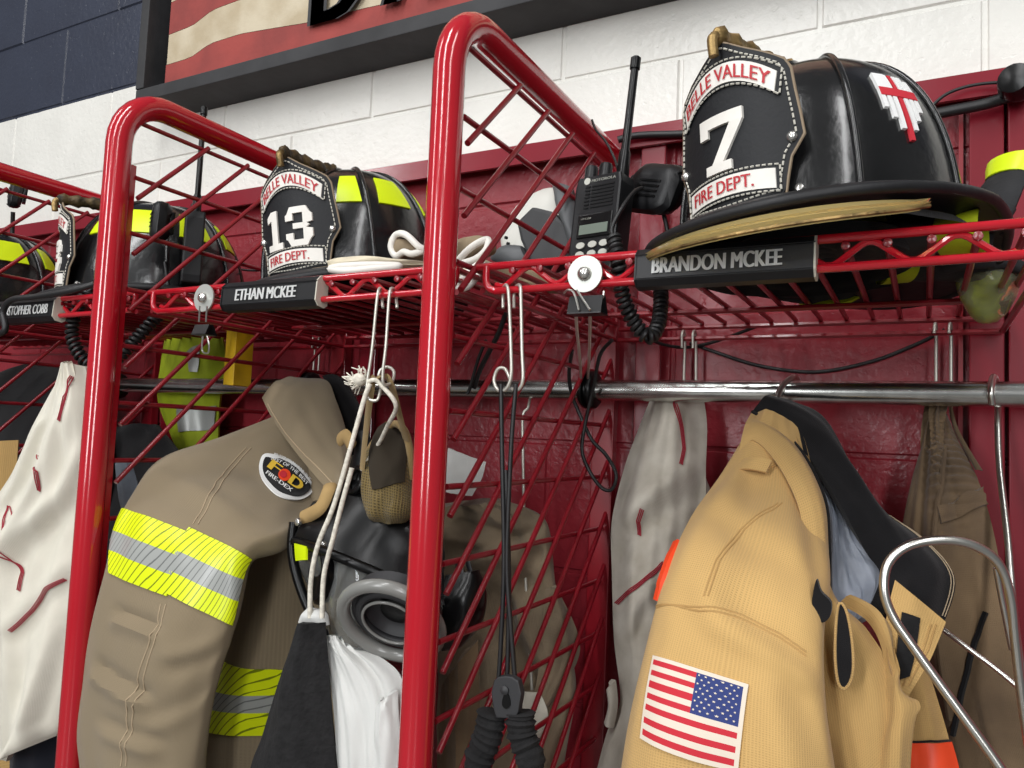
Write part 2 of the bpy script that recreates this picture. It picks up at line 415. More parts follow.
def cr(P, t):
    n = len(P) - 1; x = min(max(t, 0), 1) * n; i = min(int(x), n - 1); t = x - i
    a, b, c, d = P[max(i - 1, 0)], P[i], P[i + 1], P[min(i + 2, n)]
    return 0.5 * ((2 * b) + (c - a) * t + (2 * a - 5 * b + 4 * c - d) * t * t + (3 * b - a - 3 * c + d) * t ** 3)
def nz(x, y, z): return noise.noise(Vector((x, y, z)))
def make_fold(amp, fs, ft, seed, warp=0.6):
    def f(t, s):
        q = warp * nz(t * 2.1, s * 1.7, seed + 9)
        return amp * (nz(s * fs + q + t * 0.8, t * ft + q, seed) + 0.45 * nz(s * fs * 2.3 - t, t * ft * 2 + q, seed + 3.3))
    return f
class Surf:
    """cloth surface S(t, s): t runs down, s across (0 left edge .. 1 right edge)"""
    fold = staticmethod(lambda t, s: 0.0)
    def n(s, t, q, e=2e-3):
        a = s.p(min(t + e, 1), q) - s.p(max(t - e, 0), q); b = s.p(t, min(q + e, s.smax)) - s.p(t, max(q - e, 0))
        k = unit(np.cross(b, a))
        return k if k @ s.p(t, q) < 0 else -k
    def find(s, u, v):
        if not hasattr(s, 'grid'):
            s.grid = [(i / 50, j / 50, px(s.p(i / 50, j / 50))) for i in range(51) for j in range(51)]
        t, q, _ = min(s.grid, key=lambda g: (g[2][0] - u) ** 2 + (g[2][1] - v) ** 2)
        for _ in range(6):
            p0 = px(s.p(t, q)); e = 1e-3
            J = np.array([(px(s.p(t + e, q)) - p0) / e, (px(s.p(t, q + e)) - p0) / e]).T
            try: d = np.linalg.solve(J, np.array([u, v]) - p0)
            except Exception: break
            d = np.clip(d, -0.03, 0.03)
            t = min(max(t + d[0], 0.0), 1.0); q = min(max(q + d[1], 0.0), 1.0)
        return t, q
    def overlay(s, name, mats, parent, t0, t1, s0, s1, nt=10, ns=30, off=0.002, thick=0.002, func=None, corner=None, wob=0.0):
        mb = MB(); V = []; uv = []; G = np.zeros((nt + 1, ns + 1, 3))
        for lay in (0,):
            for i in range(nt + 1):
                for j in range(ns + 1):
                    a, b = i / nt, j / ns
                    if corner:
                        (A, B, Cc, D) = corner
                        t = (A[0] * (1 - b) + B[0] * b) * (1 - a) + (D[0] * (1 - b) + Cc[0] * b) * a
                        q = (A[1] * (1 - b) + B[1] * b) * (1 - a) + (D[1] * (1 - b) + Cc[1] * b) * a
                    else: t, q = t0 + (t1 - t0) * a, s0 + (s1 - s0) * b
                    G[i, j] = s.p(t, q); uv.append((q * s.W, t * s.L))
        nn = np.cross(np.gradient(G, axis=1), np.gradient(G, axis=0))
        nn /= np.maximum(np.linalg.norm(nn, axis=2, keepdims=True), 1e-12)
        nn *= 1 if (nn * G).sum() < 0 else -1
        V = list((G + nn * off).reshape(-1, 3)) + list((G + nn * (off - thick)).reshape(-1, 3)); uv = uv + uv
        n1 = (nt + 1) * (ns + 1); F = []; MI = []
        for i in range(nt):
            for j in range(ns):
                k = i * (ns + 1) + j
                F.append((k, k + 1, k + ns + 2, k + ns + 1)); MI.append(func((i + .5) / nt, (j + .5) / ns) if func else 0)
        if thick > 0:
            for i in range(nt):
                for j in range(ns):
                    k = n1 + i * (ns + 1) + j; F.append((k, k + ns + 1, k + ns + 2, k + 1)); MI.append(0)
            rim = [j for j in range(ns + 1)] + [i * (ns + 1) + ns for i in range(1, nt + 1)] + [nt * (ns + 1) + j for j in range(ns - 1, -1, -1)] + [i * (ns + 1) for i in range(nt - 1, 0, -1)]
            for a in range(len(rim)):
                b = rim[(a + 1) % len(rim)]; F.append((rim[a], b, n1 + b, n1 + rim[a])); MI.append(0)
        else:
            V = V[:n1]; uv = uv[:n1]
        mb.add(V, F, MI, uv)
        return mb.build(name, mats, parent)
    def patch(s, name, mats, parent, quad, nt, ns, off, func=None, thick=0.002):
        return s.overlay(name, mats, parent, 0, 0, 0, 0, nt, ns, off, thick, func, corner=[s.find(*p) for p in quad])
    def crease(s, lines):
        """pressed folds: (pixel from, pixel to, width, height) each lifts one side of a line and sinks the other"""
        segs = []
        for p0, p1, wd, hgt in lines:
            a, b = s.find(*p0), s.find(*p1); k = np.array([s.L, s.W])
            segs.append((np.array(a) * k, np.array(b) * k, wd, hgt))
        old = s.fold; L, W_ = s.L, s.W
        def f(t, q):
            v = old(t, q); x, y = t * L, q * W_
            for a, b, wd, hgt in segs:
                dx, dy = b[0] - a[0], b[1] - a[1]; ll = math.hypot(dx, dy) + 1e-9
                along = ((x - a[0]) * dx + (y - a[1]) * dy) / ll; d = ((x - a[0]) * dy - (y - a[1]) * dx) / ll
                if along < -2 * wd or along > ll + 2 * wd or abs(d) > 4 * wd: continue
                e = max(0, -along, along - ll)
                v += hgt * (d / wd) * math.exp(-(d / wd) ** 2) * 2.0 * math.exp(-(e / wd) ** 2)
            return v
        s.fold = f; del s.grid
        return s
    def seam(s, pts, m, parent, r=0.0012, off=0.0012, name='seam', n=7):
        ts = [s.find(*p) for p in pts]; path = []
        for a, b in zip(ts[:-1], ts[1:]):
            for i in range(n): path.append((a[0] + (b[0] - a[0]) * i / n, a[1] + (b[1] - a[1]) * i / n))
        path.append(ts[-1])
        mb = MB(); tube(mb, [s.p(*q) + s.n(*q) * off for q in path], r, 5)
        return mb.build(name, m, parent)
    def measure(s):
        P = [px(s.p(0.5, q / 10)) for q in range(11)]
        s.W = sum(np.linalg.norm(s.p(.5, (q + 1) / 12) - s.p(.5, q / 12)) for q in range(12))
        s.L = sum(np.linalg.norm(s.p((q + 1) / 12, .5) - s.p(q / 12, .5)) for q in range(12))
class Loft(Surf):
    smax = 2.0
    def __init__(s, st, fold=None, power=0.85):
        s.PL = [at(a[0], a[1], a[4]) for a in st]; s.PR = [at(a[2], a[3], a[4] + (a[6] if len(a) > 6 else 0)) for a in st]
        s.T = [np.array([a[5]]) for a in st]; s.power = power
        if fold: s.fold = fold
        s.measure()
    def p(s, t, q):
        L, R, th = cr(s.PL, t), cr(s.PR, t), cr(s.T, t)[0]
        c, a = (L + R) / 2, (R - L) / 2
        e = 0.02
        T = (cr(s.PL, t + e) + cr(s.PR, t + e) - cr(s.PL, t - e) - cr(s.PR, t - e))
        n = unit(np.cross(a, T))
        if n @ c > 0: n = -n
        th_ = PI * (1 - q); co, si = math.cos(th_), math.sin(th_)
        pw = lambda x: math.copysign(abs(x) ** s.power, x)
        return c + a * pw(co) + n * (th * pw(si) + s.fold(t, q) * abs(si) ** 0.5)
    def build(s, name, m, parent, nt=60, ns=64):
        mb = MB(); V, F, uv = [], [], []
        for i in range(nt + 1):
            for j in range(ns + 1):
                q = 2 * j / ns
                V.append(s.p(i / nt, q if q < 2 else 0.0)); uv.append((q * s.W, i / nt * s.L))
        for i in range(nt):
            for j in range(ns):
                k = i * (ns + 1) + j; F.append((k, k + 1, k + ns + 2, k + ns + 1))
        F.append(tuple(range(ns))[::-1]); F.append(tuple(nt * (ns + 1) + j for j in range(ns)))
        mb.add(V, F, 0, uv)
        o = mb.build(name, m, parent)
        return o
class Sheet(Surf):
    smax = 1.0
    def __init__(s, left, right, bulge=0.01, thick=0.006, fold=None):
        s.A = [at(*p) for p in left]; s.B = [at(*p) for p in right]; s.bulge = bulge; s.thick = thick
        if fold: s.fold = fold
        s.measure()
    def p(s, t, q):
        a, b = cr(s.A, t), cr(s.B, t)
        c = a * (1 - q) + b * q
        e = 0.02
        T = cr(s.A, t + e) + cr(s.B, t + e) - cr(s.A, t - e) - cr(s.B, t - e)
        n = unit(np.cross(b - a, T))
        if n @ c > 0: n = -n
        w_ = math.sin(PI * min(max(q, 0), 1))
        return c + n * (s.bulge * w_ + s.fold(t, q) * (0.25 + 0.75 * w_ ** 0.5))
    def build(s, name, m, parent, nt=40, ns=30):
        return s.overlay(name, m, parent, 0, 1, 0, 1, nt, ns, 0.0, s.thick)

_tc = {}
def text2d(txt, bold=0.0, space=1.0):
    key = (txt, bold, space)
    if key not in _tc:
        cu = bpy.data.curves.new('t', 'FONT'); cu.body = txt; cu.offset = 0.0; cu.space_character = space; cu.resolution_u = 4
        o = bpy.data.objects.new('t', cu); C.objects.link(o)
        bpy.context.view_layer.update()
        me = bpy.data.meshes.new_from_object(o.evaluated_get(bpy.context.evaluated_depsgraph_get()))
        v = np.array([p.co[:2] for p in me.vertices]); f = [tuple(p.vertices) for p in me.polygons]
        bpy.data.objects.remove(o); bpy.data.meshes.remove(me); bpy.data.curves.remove(cu)
        lo, hi = v.min(0), v.max(0)
        _tc[key] = ((v - lo) / (hi - lo), f, (hi - lo)[0])
    return _tc[key]
def text(name, txt, m, parent, fn, bold=0.02, space=1.0):
    """fn maps (a, b) in the unit box of the words to a 3D point"""
    v, f, wd = text2d(txt, 0.0, space); mb = MB()
    for k in ((-1, -.5, 0, .5, 1) if bold else (0,)):        # strikes side by side make the face bold
        mb.add([fn(a + k * bold * 1.6 / wd, b) for a, b in v], f)
    return mb.build(name, m, parent, smooth=False, recalc=False)

# ------------------------------------------------------------------ setting: wall, floor
YW = 1.30
def structure(o): o['kind'] = 'structure'; return o
mb = MB(); box(mb, (-4.2, YW + 0.0035, -1.5), (1.4, YW + 0.2, 2.9))
wall = structure(mb.build('wall_back', M['wall'], smooth=False))
mb = MB(); g = 0.0016
def block_mesh(mb, x0, x1, z0, z1):
    c = 0.004
    o_ = [(x0 + g, YW + .006, z0 + g), (x1 - g, YW + .006, z0 + g), (x1 - g, YW + .006, z1 - g), (x0 + g, YW + .006, z1 - g)]
    i_ = [(x0 + g + c, YW, z0 + g + c), (x1 - g - c, YW, z0 + g + c), (x1 - g - c, YW, z1 - g - c), (x0 + g + c, YW, z1 - g - c)]
    mb.add(o_ + i_, [(4, 5, 6, 7)] + [(k, (k + 1) % 4, 4 + (k + 1) % 4, 4 + k) for k in range(4)])
CH, CL = 0.231, 0.462
block_mesh(mb, 0, CL, 0, CH)
b0 = mb.build('block', M['wall'], wall, smooth=False)
first = True
for r in range(-3, 6):
    z0 = -0.005 + CH * r
    xo = -0.152 if r % 2 else -0.152 + CL / 2
    for k in range(-8, 2):
        o = b0 if first else inst(b0, (0, 0, 0)); first = False
        o.location = Vector((xo + CL * k, 0, z0)) * SC
        o.location.y += rnd.uniform(-0.0012, 0.0006)
mb = MB(); box(mb, (-4.2, -5.5, -1.6), (1.4, YW + .2, -1.5))
structure(mb.build('floor', M['concrete'], smooth=False))

# ------------------------------------------------------------------ rack
XD, PITCH, ZT = -0.4974, 0.61, 0.513
YT, YE, RT = 0.738, 1.285, 0.0195
root = thing('rack_divider', 'red tube-framed mesh divider between the name-plated right and middle bays', 'divider', (XD, YT, -1.5), 'gear rack dividers')
mb = MB(); rb = 0.080
path = [(XD, YT, -1.48), (XD, YT, -0.6), (XD, YT, ZT - rb)]
for k in range(1, 9):
    a = PI / 2 * k / 8; path.append((XD, YT + rb - rb * math.cos(a), ZT - rb + rb * math.sin(a)))
path += [(XD, 1.0, ZT), (XD, YE, ZT)]
tube(mb, path, RT, 20); mb.build('tube_frame', M['red'], root)
mb = MB(); box(mb, (XD - 0.003, YT + RT - 0.002, -1.45), (XD + 0.003, YT + RT + 0.011, 0.405)); mb.build('side_strip', M['red'], root, smooth=False)
mb = MB(); tube(mb, [(XD + .004, YT + .030, 0), (XD + .004, YE + .005, 0)], 0.0038, 8)
w0 = mb.build('wire', M['red_dull'], root)
zs = [0.475 - 0.0893 * k for k in range(0, 17)]
for i, z in enumerate(zs):
    o = w0 if i == 0 else inst(w0, (0, 0, 0))
    if i == 0: o.location.z += z * SC
    else: o.location.z = w0.location.z + (z - zs[0]) * SC
# diagonals at 45 degrees: from the top wire or the back end down to the tube
for k in range(-11, 7):
    c = 0.417 + 0.0893 * k                       # y - z = c
    y1, z1 = c + 0.479, 0.479
    if y1 > YE: y1, z1 = YE, YE - c
    y0 = YT + 0.031
    z0 = y0 - c
    if y1 <= y0 + .10: continue
    if z0 < -1.2: y0, z0 = c - 1.2, -1.2
    mb = MB(); tube(mb, [(XD + 0.0105, y0, z0), (XD + 0.0105, y1, z1)], 0.0040, 8)
    mb.build('wire', M['red_dull'], root)
for k in range(7, 15):
    c = 0.417 + 0.0893 * k
    y1, z1 = YE, YE - c; y0 = YT + .031; z0 = y0 - c
    if z0 < -1.2: y0, z0 = c - 1.2, -1.2
    if y1 - y0 < .05: continue
    mb = MB(); tube(mb, [(XD + 0.0105, y0, z0), (XD + 0.0105, y1, z1)], 0.0040, 8)
    mb.build('wire', M['red_dull'], root)
mb = MB(); box(mb, (XD + .056, 1.272, -1.45), (XD + .100, 1.283, 0.52)); mb.build('back_post', M['red_beam'], root, smooth=False, bevel=0.002)
mb = MB(); box(mb, (XD - .02, YE - .012, -1.45), (XD + .02, YE + .008, 0.52)); mb.build('back_upright', M['red_dull'], root, smooth=False, bevel=0.002)
d1 = dup(root, (-PITCH, 0, 0), label='red tube-framed mesh divider at the left end of the middle shelf')
d2 = dup(root, (-2 * PITCH, 0, 0), label='red mesh divider farthest left, only its sloping top tube and mesh in view')
d3 = thing('rack_upright', 'red flat steel upright on the wall at the right edge behind the steel hanger', 'upright', (XD + PITCH, 1.28, -1.5))
mb = MB(); box(mb, (XD + PITCH - .055, 1.272, -1.45), (XD + PITCH - .012, 1.283, 0.52)); mb.build('back_post', M['red_beam'], d3, smooth=False, bevel=0.002)
mb = MB(); box(mb, (XD + PITCH - .008, 1.262, -1.45), (XD + PITCH + .03, 1.293, 0.555)); mb.build('back_upright', M['red_beam'], d3, smooth=False, bevel=0.002)
mb = MB(); box(mb, (XD + PITCH - .068, 1.286, -1.45), (XD + PITCH - .062, 1.298, 0.52)); mb.build('back_strip', M['red_dull'], d3, smooth=False)
mb = MB()
prof = [(1.262, .520), (1.262, .557), (1.268, .560), (1.298, .560), (1.298, .553), (1.270, .550), (1.270, .520)]
prism(mb, [(-4.1, y, z) for y, z in prof], (5.3, 0, 0))
tag(mb.build('mounting_rail', M['red_beam'], smooth=False), 'long red steel rail bolted along the block wall above the shelves', 'rail')

# hanging rod
rod = thing('hanging_rod', 'long chrome clothes rod running under the red wire shelves', 'rod', (-1.0, 1.178, 0.07))
mb = MB(); tube(mb, [(-3.2, 1.178, 0.0905), (-1.5, 1.178, .0855), (0.9, 1.178, 0.0815)], 0.0170, 20); mb.build('bar', M['chrome'], rod)
for x in (XD, XD - PITCH, XD - 2 * PITCH):
    mb = MB()
    prof = [(0.017, -.014), (0.027, -.013), (.031, -.008), (.031, -.004), (.024, -.002), (.024, .002), (.031, .004), (.031, .009), (.027, .013), (.017, .014)]
    lathe(mb, (x + .012, 1.178, 0.084), (1, 0, 0), prof, 24); mb.build('grommet', M['black_rubber'], rod)

# ------------------------------------------------------------------ wire shelf
SX0, SX1, SY0, SY1, SZ = -0.4686, 0.0945, 0.80, 1.262, 0.2065
sh = thing('wire_shelf', 'red wire shelf of the right bay with a zigzag front edge', 'shelf', (-0.19, 1.03, 0.17), 'red wire shelves')
mb = MB(); tube(mb, [(SX0 - .014, SY0, SZ), (SX1 + .004, SY0, SZ + .002)], 0.0048, 8); mb.build('top_rail', M['red'], sh)
mb = MB(); tube(mb, smoothpath([(SX0, SY0 - .003, SZ), (SX0 + .001, SY0 - .003, SZ - .022), (SX0 + .012, SY0 - .002, SZ - .0305), (SX0 + .04, SY0 - .002, SZ - .031), (-0.2, SY0 - .002, SZ - .029), (SX1 - .03, SY0 - .002, SZ - .027), (SX1 - .006, SY0 - .002, SZ - .025), (SX1 + .002, SY0 - .002, SZ - .012), (SX1 + .003, SY0 - .003, SZ)], 6), 0.0046, 8)
mb.build('bottom_rail', M['red'], sh)
mb = MB(); zz = []
x = -0.083 - 0.0735 * 5
k = 0
while x < SX1 - 0.004:
    up = k % 2
    zc = SZ - .0035 if up else SZ - .0245
    for dx in (-.008, 0, .008): zz.append((x + dx, SY0 + .004, zc - (0.0025 if dx else 0) * (1 if up else -1)))
    x += 0.0368; k += 1
tube(mb, smoothpath(zz, 2), 0.0036, 7); mb.build('zigzag_wire', M['red'], sh)
mb = MB(); P0 = (0.043, SY0 - .001, SZ - .007)
tube(mb, [P0, (0.043, SY1 + .003, SZ - .004)], 0.0037, 7)
lathe(mb, (0.043, SY0 - .004, SZ - .007), (0, 1, 0), [(.001, 0), (.0042, .001), (.0046, .004), (.0037, .007)], 8)
wi = mb.build('wire', M['red_dull'], sh)
for k in range(-1, 14):
    if k: inst(wi, (-0.0367 * k, 0, 0))
for yy, zz_ in ((1.105, SZ - .0125), (SY1, SZ - .011), (SY1 - .003, SZ - .030)):
    mb = MB(); tube(mb, [(SX0, yy, zz_), (SX1, yy, zz_)], 0.0042, 7); mb.build('cross_wire', M['red_dull'], sh)
for xx in (SX0 - .006, SX1 + .003):
    for zz_ in (SZ - .001, SZ - .029):
        mb = MB(); tube(mb, [(xx, SY0, zz_), (xx, SY1, zz_)], 0.0042, 7); mb.build('side_wire', M['red_dull'], sh)
dup(sh, (-PITCH, 0, 0), label='red wire shelf of the middle bay under the helmet numbered 13')
dup(sh, (-2 * PITCH, 0, 0), label='red wire shelf behind the left red tube, under the side-on helmet')
dup(sh, (-3 * PITCH, 0, 0), label='red wire shelf at the far left edge of the picture')

# name plates clipped on the shelf fronts
def nameplate(x0, x1, txt, label, a0=0.1, a1=0.9):
    zt = SZ + .004; zb = SZ - .040
    t = thing('name_plate', label, 'sign', ((x0 + x1) / 2, SY0, zb), 'name plates on the shelf fronts')
    prof = [(.008, zt - .003), (.004, zt + .002), (-.006, zt), (-.013, zt - .007), (-.015, zb + .009), (-.009, zb + .002), (.002, zb), (.008, zb + .004)]
    mb = MB(); prism(mb, [(x0, SY0 + y, z) for y, z in prof], (x1 - x0, 0, 0)); mb.build('holder', M['plate'], t, smooth=False)
    for dz in (zt - .008, zb + .010):
        mb = MB(); tube(mb, [(x0, SY0 - .0150, dz), (x1, SY0 - .0150, dz)], .0007, 5); mb.build('holder_edge', M['black_plastic'], t)
    for xe in (x0 + .0005, x1 - .0005):
        mb = MB(); prism(mb, [(xe - .001, SY0 + y * 1.04 - .0005, z) for y, z in prof], (.002, 0, 0)); mb.build('end_strip', M['plate_edge'] if xe > x0 + .01 else M['black_plastic'], t, smooth=False)
    h0, h1 = zb + .0145, zt - .0125
    fn = lambda a, b: np.array([x0 + (x1 - x0) * (a0 + (a1 - a0) * a), SY0 - .0143 - .0015 * (1 - b) - .0012, h0 + (h1 - h0) * b])
    text('lettering', txt, M['whiteprint'], t, fn, 0.032)
nameplate(-0.276, -0.093, 'BRANDON MCKEE', 'black name plate in front of the helmet numbered 7', .11, .83)
nameplate(-0.912, -0.728, 'ETHAN MCKEE', 'black name plate below the helmet numbered 13', .17, .80)
nameplate(-1.507, -1.322, 'CHRISTOPHER COBB', 'black name plate at the far left, partly behind a black cord', .08, .92)

# ------------------------------------------------------------------ flag sign above
YS = 1.20
fs = thing('flag_sign', 'wooden flag sign in a deep black frame high on the block wall', 'sign', (-0.9, 1.25, 0.795))
FX0, FX1, FZ0, FZ1 = -1.742, 0.10, 0.795, 1.80
def board(lo, hi):
    m_ = MB(); box(m_, lo, hi); m_.build('frame_board', M['wood_dark'], fs, smooth=False, bevel=0.002)
board((FX0, YS - .006, FZ0), (FX1, YW, FZ0 + .032)); board((FX0, YS - .006, FZ1 - .032), (FX1, YW, FZ1))
board((FX0, YS - .008, FZ0 + .033), (FX0 + .03, YW, FZ1 - .033)); board((FX1 - .03, YS - .008, FZ0 + .033), (FX1, YW, FZ1 - .033))
mb = MB(); box(mb, (FX0 + .03, 1.285, FZ0 + .03), (FX1 - .03, 1.30, FZ1 - .03)); mb.build('backing_board', M['wood_dark'], fs, smooth=False)
YF = YS + .022
bp_ = [at(u, v, YF) for u, v in ((162.5, 63), (191.5, 54.7), (212, 41), (243, 32.5), (308, 24), (349, 13.7), (403, 1.7))]
bx = np.array([p[0] for p in bp_]); bz = np.array([p[2] for p in bp_])
def edge(k, x):
    z = np.interp(x, bx, bz) if x < bx[-1] else bz[-1] + 0.022 * math.sin((x - bx[-1]) * 7)
    return z + k * 0.078 + 0.008 * math.sin(x * 5 + k)
xs = np.linspace(FX0 + .068, FX1 - .045, 70)
for k in range(-1, 12):
    mb = MB(); m_ = M['wood_red'] if k % 2 else M['wood_cream']
    j0 = rnd.uniform(-.004, .004)
    top = [(x + (j0 if i == 0 else 0), YF, min(edge(k + 1, x) - .0012, FZ1 - .04)) for i, x in enumerate(xs)]
    bot = [(x + (j0 if i == 0 else 0), YF, max(edge(k, x), FZ0 + .034) if k >= 0 else FZ0 + .034) for i, x in enumerate(xs)]
    if top[0][2] - bot[0][2] < .01: continue
    V, F = [], []
    for i in range(len(xs)):
        rel = 0.006 * math.sin(xs[i] * 6 + .5)
        a, b = np.array(bot[i]), np.array(top[i]); a[1] += rel; b[1] += rel
        V += [a, b, a + [0, .012, 0], b + [0, .012, 0]]
    for i in range(len(xs) - 1):
        q = 4 * i; r_ = q + 4
        F += [(q, r_, r_ + 1, q + 1), (q + 2, q + 3, r_ + 3, r_ + 2), (q + 1, r_ + 1, r_ + 3, q + 3), (q, q + 2, r_ + 2, r_)]
    F += [(0, 1, 3, 2), (4 * len(xs) - 4, 4 * len(xs) - 2, 4 * len(xs) - 1, 4 * len(xs) - 3)]
    mb.add(V, F); mb.build('stripe', m_, fs)
for ch, xa in (('D', at(313, 26, YF - .01)[0]), ('A', at(386, 8, YF - .01)[0])):
    z0 = at(325, 22, YF - .01)[2]
    text('letter', ch, M['wood_dark'], fs, lambda a, b, xa=xa: np.array([xa + .13 * a, YF - .011, z0 + .20 * b]), 0.05)

# ------------------------------------------------------------------ helmets
def rotm(yaw, pitch, roll):
    return np.array(Matrix.Rotation(yaw, 3, 'Z') @ Matrix.Rotation(pitch, 3, 'Y') @ Matrix.Rotation(roll, 3, 'X'))
SHH, SHW = 0.167, 0.143
# outline of the leather front (a: -0.5..0.5 across, b: 0..1 up), left half mirrored
SH_R = [(0.0, -0.035), (.22, -0.02), (.385, 0.0), (.40, .10), (.425, .22), (.50, .345), (.485, .48), (.465, .62), (.45, .76), (.415, .82), (.30, .885), (.16, .955), (0.035, 1.03), (0.0, 1.04)]
def shield_pt(a, b, d=0.0):
    y = a * SHW; return np.array([0.178 - 5.0 * y * y + d, y, 0.012 + b * SHH])
def helmet(name_label, origin, yaw, pitch, roll, number, vis, sticker=None, cuff=False, red_print=True, brim=True):
    R = rotm(yaw, pitch, roll); O = np.array(origin)
    W = lambda p: O + R @ np.array(p, float)
    t = thing('fire_helmet', name_label, 'helmet', O, 'fire helmets on the shelves')
    A, B_, Hh = 0.164, 0.146, 0.204
    def dome(az, e, off=0.0):
        # e 0 rim .. 1 crown
        ca, sa = math.cos(az), math.sin(az); r = math.cos(e * PI / 2) ** 0.72
        ax = A if ca < 0 else A * 0.97
        seg = 1 + 0.012 * math.cos(az * 8) * (1 - e)
        p = np.array([ax * ca * r * seg, B_ * sa * r * seg, Hh * math.sin(e * PI / 2) ** 0.92])
        n = unit([p[0] / A ** 2, p[1] / B_ ** 2, p[2] / Hh ** 2 + 1e-4])
        return p + n * off
    mb = MB(); NA, NE = 64, 20; V, F = [], []
    for j in range(NE):
        for i in range(NA): V.append(W(dome(2 * PI * i / NA, j / NE)))
    V.append(W(dome(0, 1.0)))
    for j in range(NE - 1):
        for i in range(NA): F.append((j * NA + i, j * NA + (i + 1) % NA, (j + 1) * NA + (i + 1) % NA, (j + 1) * NA + i))
    for i in range(NA): F.append(((NE - 1) * NA + i, (NE - 1) * NA + (i + 1) % NA, NE * NA))
    mb.add(V, F); mb.build('shell', M['black_gloss'], t)
    for az in [k * PI / 4 for k in range(8)]:
        mb = MB(); big = abs(math.sin(az)) < 0.01
        P = [W(dome(az, e / 24 * 0.985, .0015)) for e in range(25)]
        tube(mb, P, [0.0062 if big else 0.0036] * 25, 8); mb.build('ridge', M['black_gloss'], t)
        if big:
            for sgn in (-1, 1):
                mb = MB(); tube(mb, [W(dome(az + sgn * .075 / max(.25, math.cos(e / 24 * PI / 2)), e / 24 * .9, .001)) for e in range(25)], .0028, 6); mb.build('ridge', M['black_gloss'], t)
    # brim
    def brim_out(az):
        ca, sa = math.cos(az), math.sin(az)
        f_ = max(0, ca); b_ = max(0, -ca)
        r = 1.0
        x = ca * (0.212 if ca > 0 else 0.262) ; y = sa * (0.180 - 0.022 * b_)
        z = 0.002 - 0.026 * b_ ** 1.6 + 0.004 * abs(sa) ** 2 - 0.010 * f_ ** 2
        return np.array([x, y, z])
    mb = MB(); V, F = [], []; NB = 72
    for i in range(NB):
        az = 2 * PI * i / NB; o_ = brim_out(az); n_ = dome(az, 0.0) * np.array([.97, .97, 1]) + [0, 0, .004]
        ring = []
        for q in (0, .35, .7, .93): ring.append(n_ * (1 - q) + o_ * q + [0, 0, .004 + .006 * math.sin(q * PI)])
        ring += [o_ + [0, 0, .004], o_ + unit([o_[0], o_[1], 0]) * .003, o_ + [0, 0, -.005]]
        for q in (.9, .5, 0): ring.append(n_ * (1 - q) + o_ * q + [0, 0, -.006 + .004 * math.sin(q * PI)])
        V += [W(p) for p in ring]
    K = 10
    for i in range(NB):
        for j in range(K):
            i2 = (i + 1) % NB; j2 = (j + 1) % K; F.append((i * K + j, i2 * K + j, i2 * K + j2, i * K + j2))
    mb.add(V, F); mb.build('brim', M['brimblack'], t)
    mb = MB(); tube(mb, [W(brim_out(2 * PI * i / 72) + [0, 0, -.002]) for i in range(72)], .0058, 8, closed=True); mb.build('brim_edging', M['brimblack'], t)
    # ear flap and suspension under the brim
    mb = MB(); V, F = [], []
    for j in range(5):
        for i in range(40):
            az = PI * 0.30 + (2 * PI - PI * 0.6) * i / 39
            k = j / 4; rr = 0.98 + 0.10 * k
            V.append(W([A * rr * math.cos(az), B_ * rr * math.sin(az) * (1 + .02 * math.sin(9 * az)), -.002 - .014 * k]))
    for j in range(4):
        for i in range(39): F.append((j * 40 + i, j * 40 + i + 1, (j + 1) * 40 + i + 1, (j + 1) * 40 + i))
    mb.add(V, F); mb.build('ear_flap', M['blackcloth'], t)
    mb = MB(); tube(mb, [W([.11 * math.cos(a), .095 * math.sin(a), -.012]) for a in [2 * PI * i / 32 for i in range(32)]], .008, 8, closed=True, flat=(1.4, .5)); mb.build('headband', M['blackcloth'], t)
    # leather front
    out = [(x, y) for x, y in SH_R] + [(-x, y) for x, y in SH_R[-2:0:-1]]
    def outline(sc_=1.0, d=0.0): return [W(shield_pt(x * sc_, (y - .45) * sc_ + .45, d)) for x, y in out]
    mb = MB(); V, F, = [], []
    NR = 14
    bs = np.linspace(-0.035, 1.04, 34)
    ry = [p[1] for p in SH_R]; rx = [p[0] for p in SH_R]
    rows = []
    ys_ = np.array([-.035, -.02, 0, .10, .22, .345, .48, .62, .76, .82, .885, .955, 1.03, 1.04]); xs_ = np.array([.06, .25, .385, .40, .425, .50, .485, .465, .45, .415, .30, .16, .035, .01])
    for b in bs:
        hw = float(np.interp(b, ys_, xs_))
        for i in range(NR + 1): V.append(W(shield_pt(-hw + 2 * hw * i / NR, b)))
    n1 = len(V)
    for b in bs:
        hw = float(np.interp(b, ys_, xs_))
        for i in range(NR + 1): V.append(W(shield_pt(-hw + 2 * hw * i / NR, b, -.004)))
    nb = len(bs)
    for j in range(nb - 1):
        for i in range(NR):
            k = j * (NR + 1) + i; F.append((k, k + 1, k + NR + 2, k + NR + 1)); F.append((n1 + k, n1 + k + NR + 1, n1 + k + NR + 2, n1 + k + 1))
    mb.add(V, F)
    sh_ = mb.build('shield', M['leather'], t)
    mb = MB(); tube(mb, outline(1.0, -.002), .0018, 6, closed=True); mb.build('edge_piping', M['piping'], sh_)
    def dashes(path3, name='stitching', closed=True, step=.0062):
        m_ = MB(); P = [np.array(p) for p in path3]
        if closed: P.append(P[0])
        acc = 0; on = True
        for a, b in zip(P[:-1], P[1:]):
            L = np.linalg.norm(b - a); k = max(1, int(round(L / step)))
            for i in range(k):
                p0 = a + (b - a) * (i + .15) / k; p1 = a + (b - a) * (i + .8) / k
                tube(m_, [p0, p1], .00095, 4)
        o_ = m_.build(name, M['thread'], sh_); o_['kind'] = 'stuff'
    dashes(outline(.935, .0012))
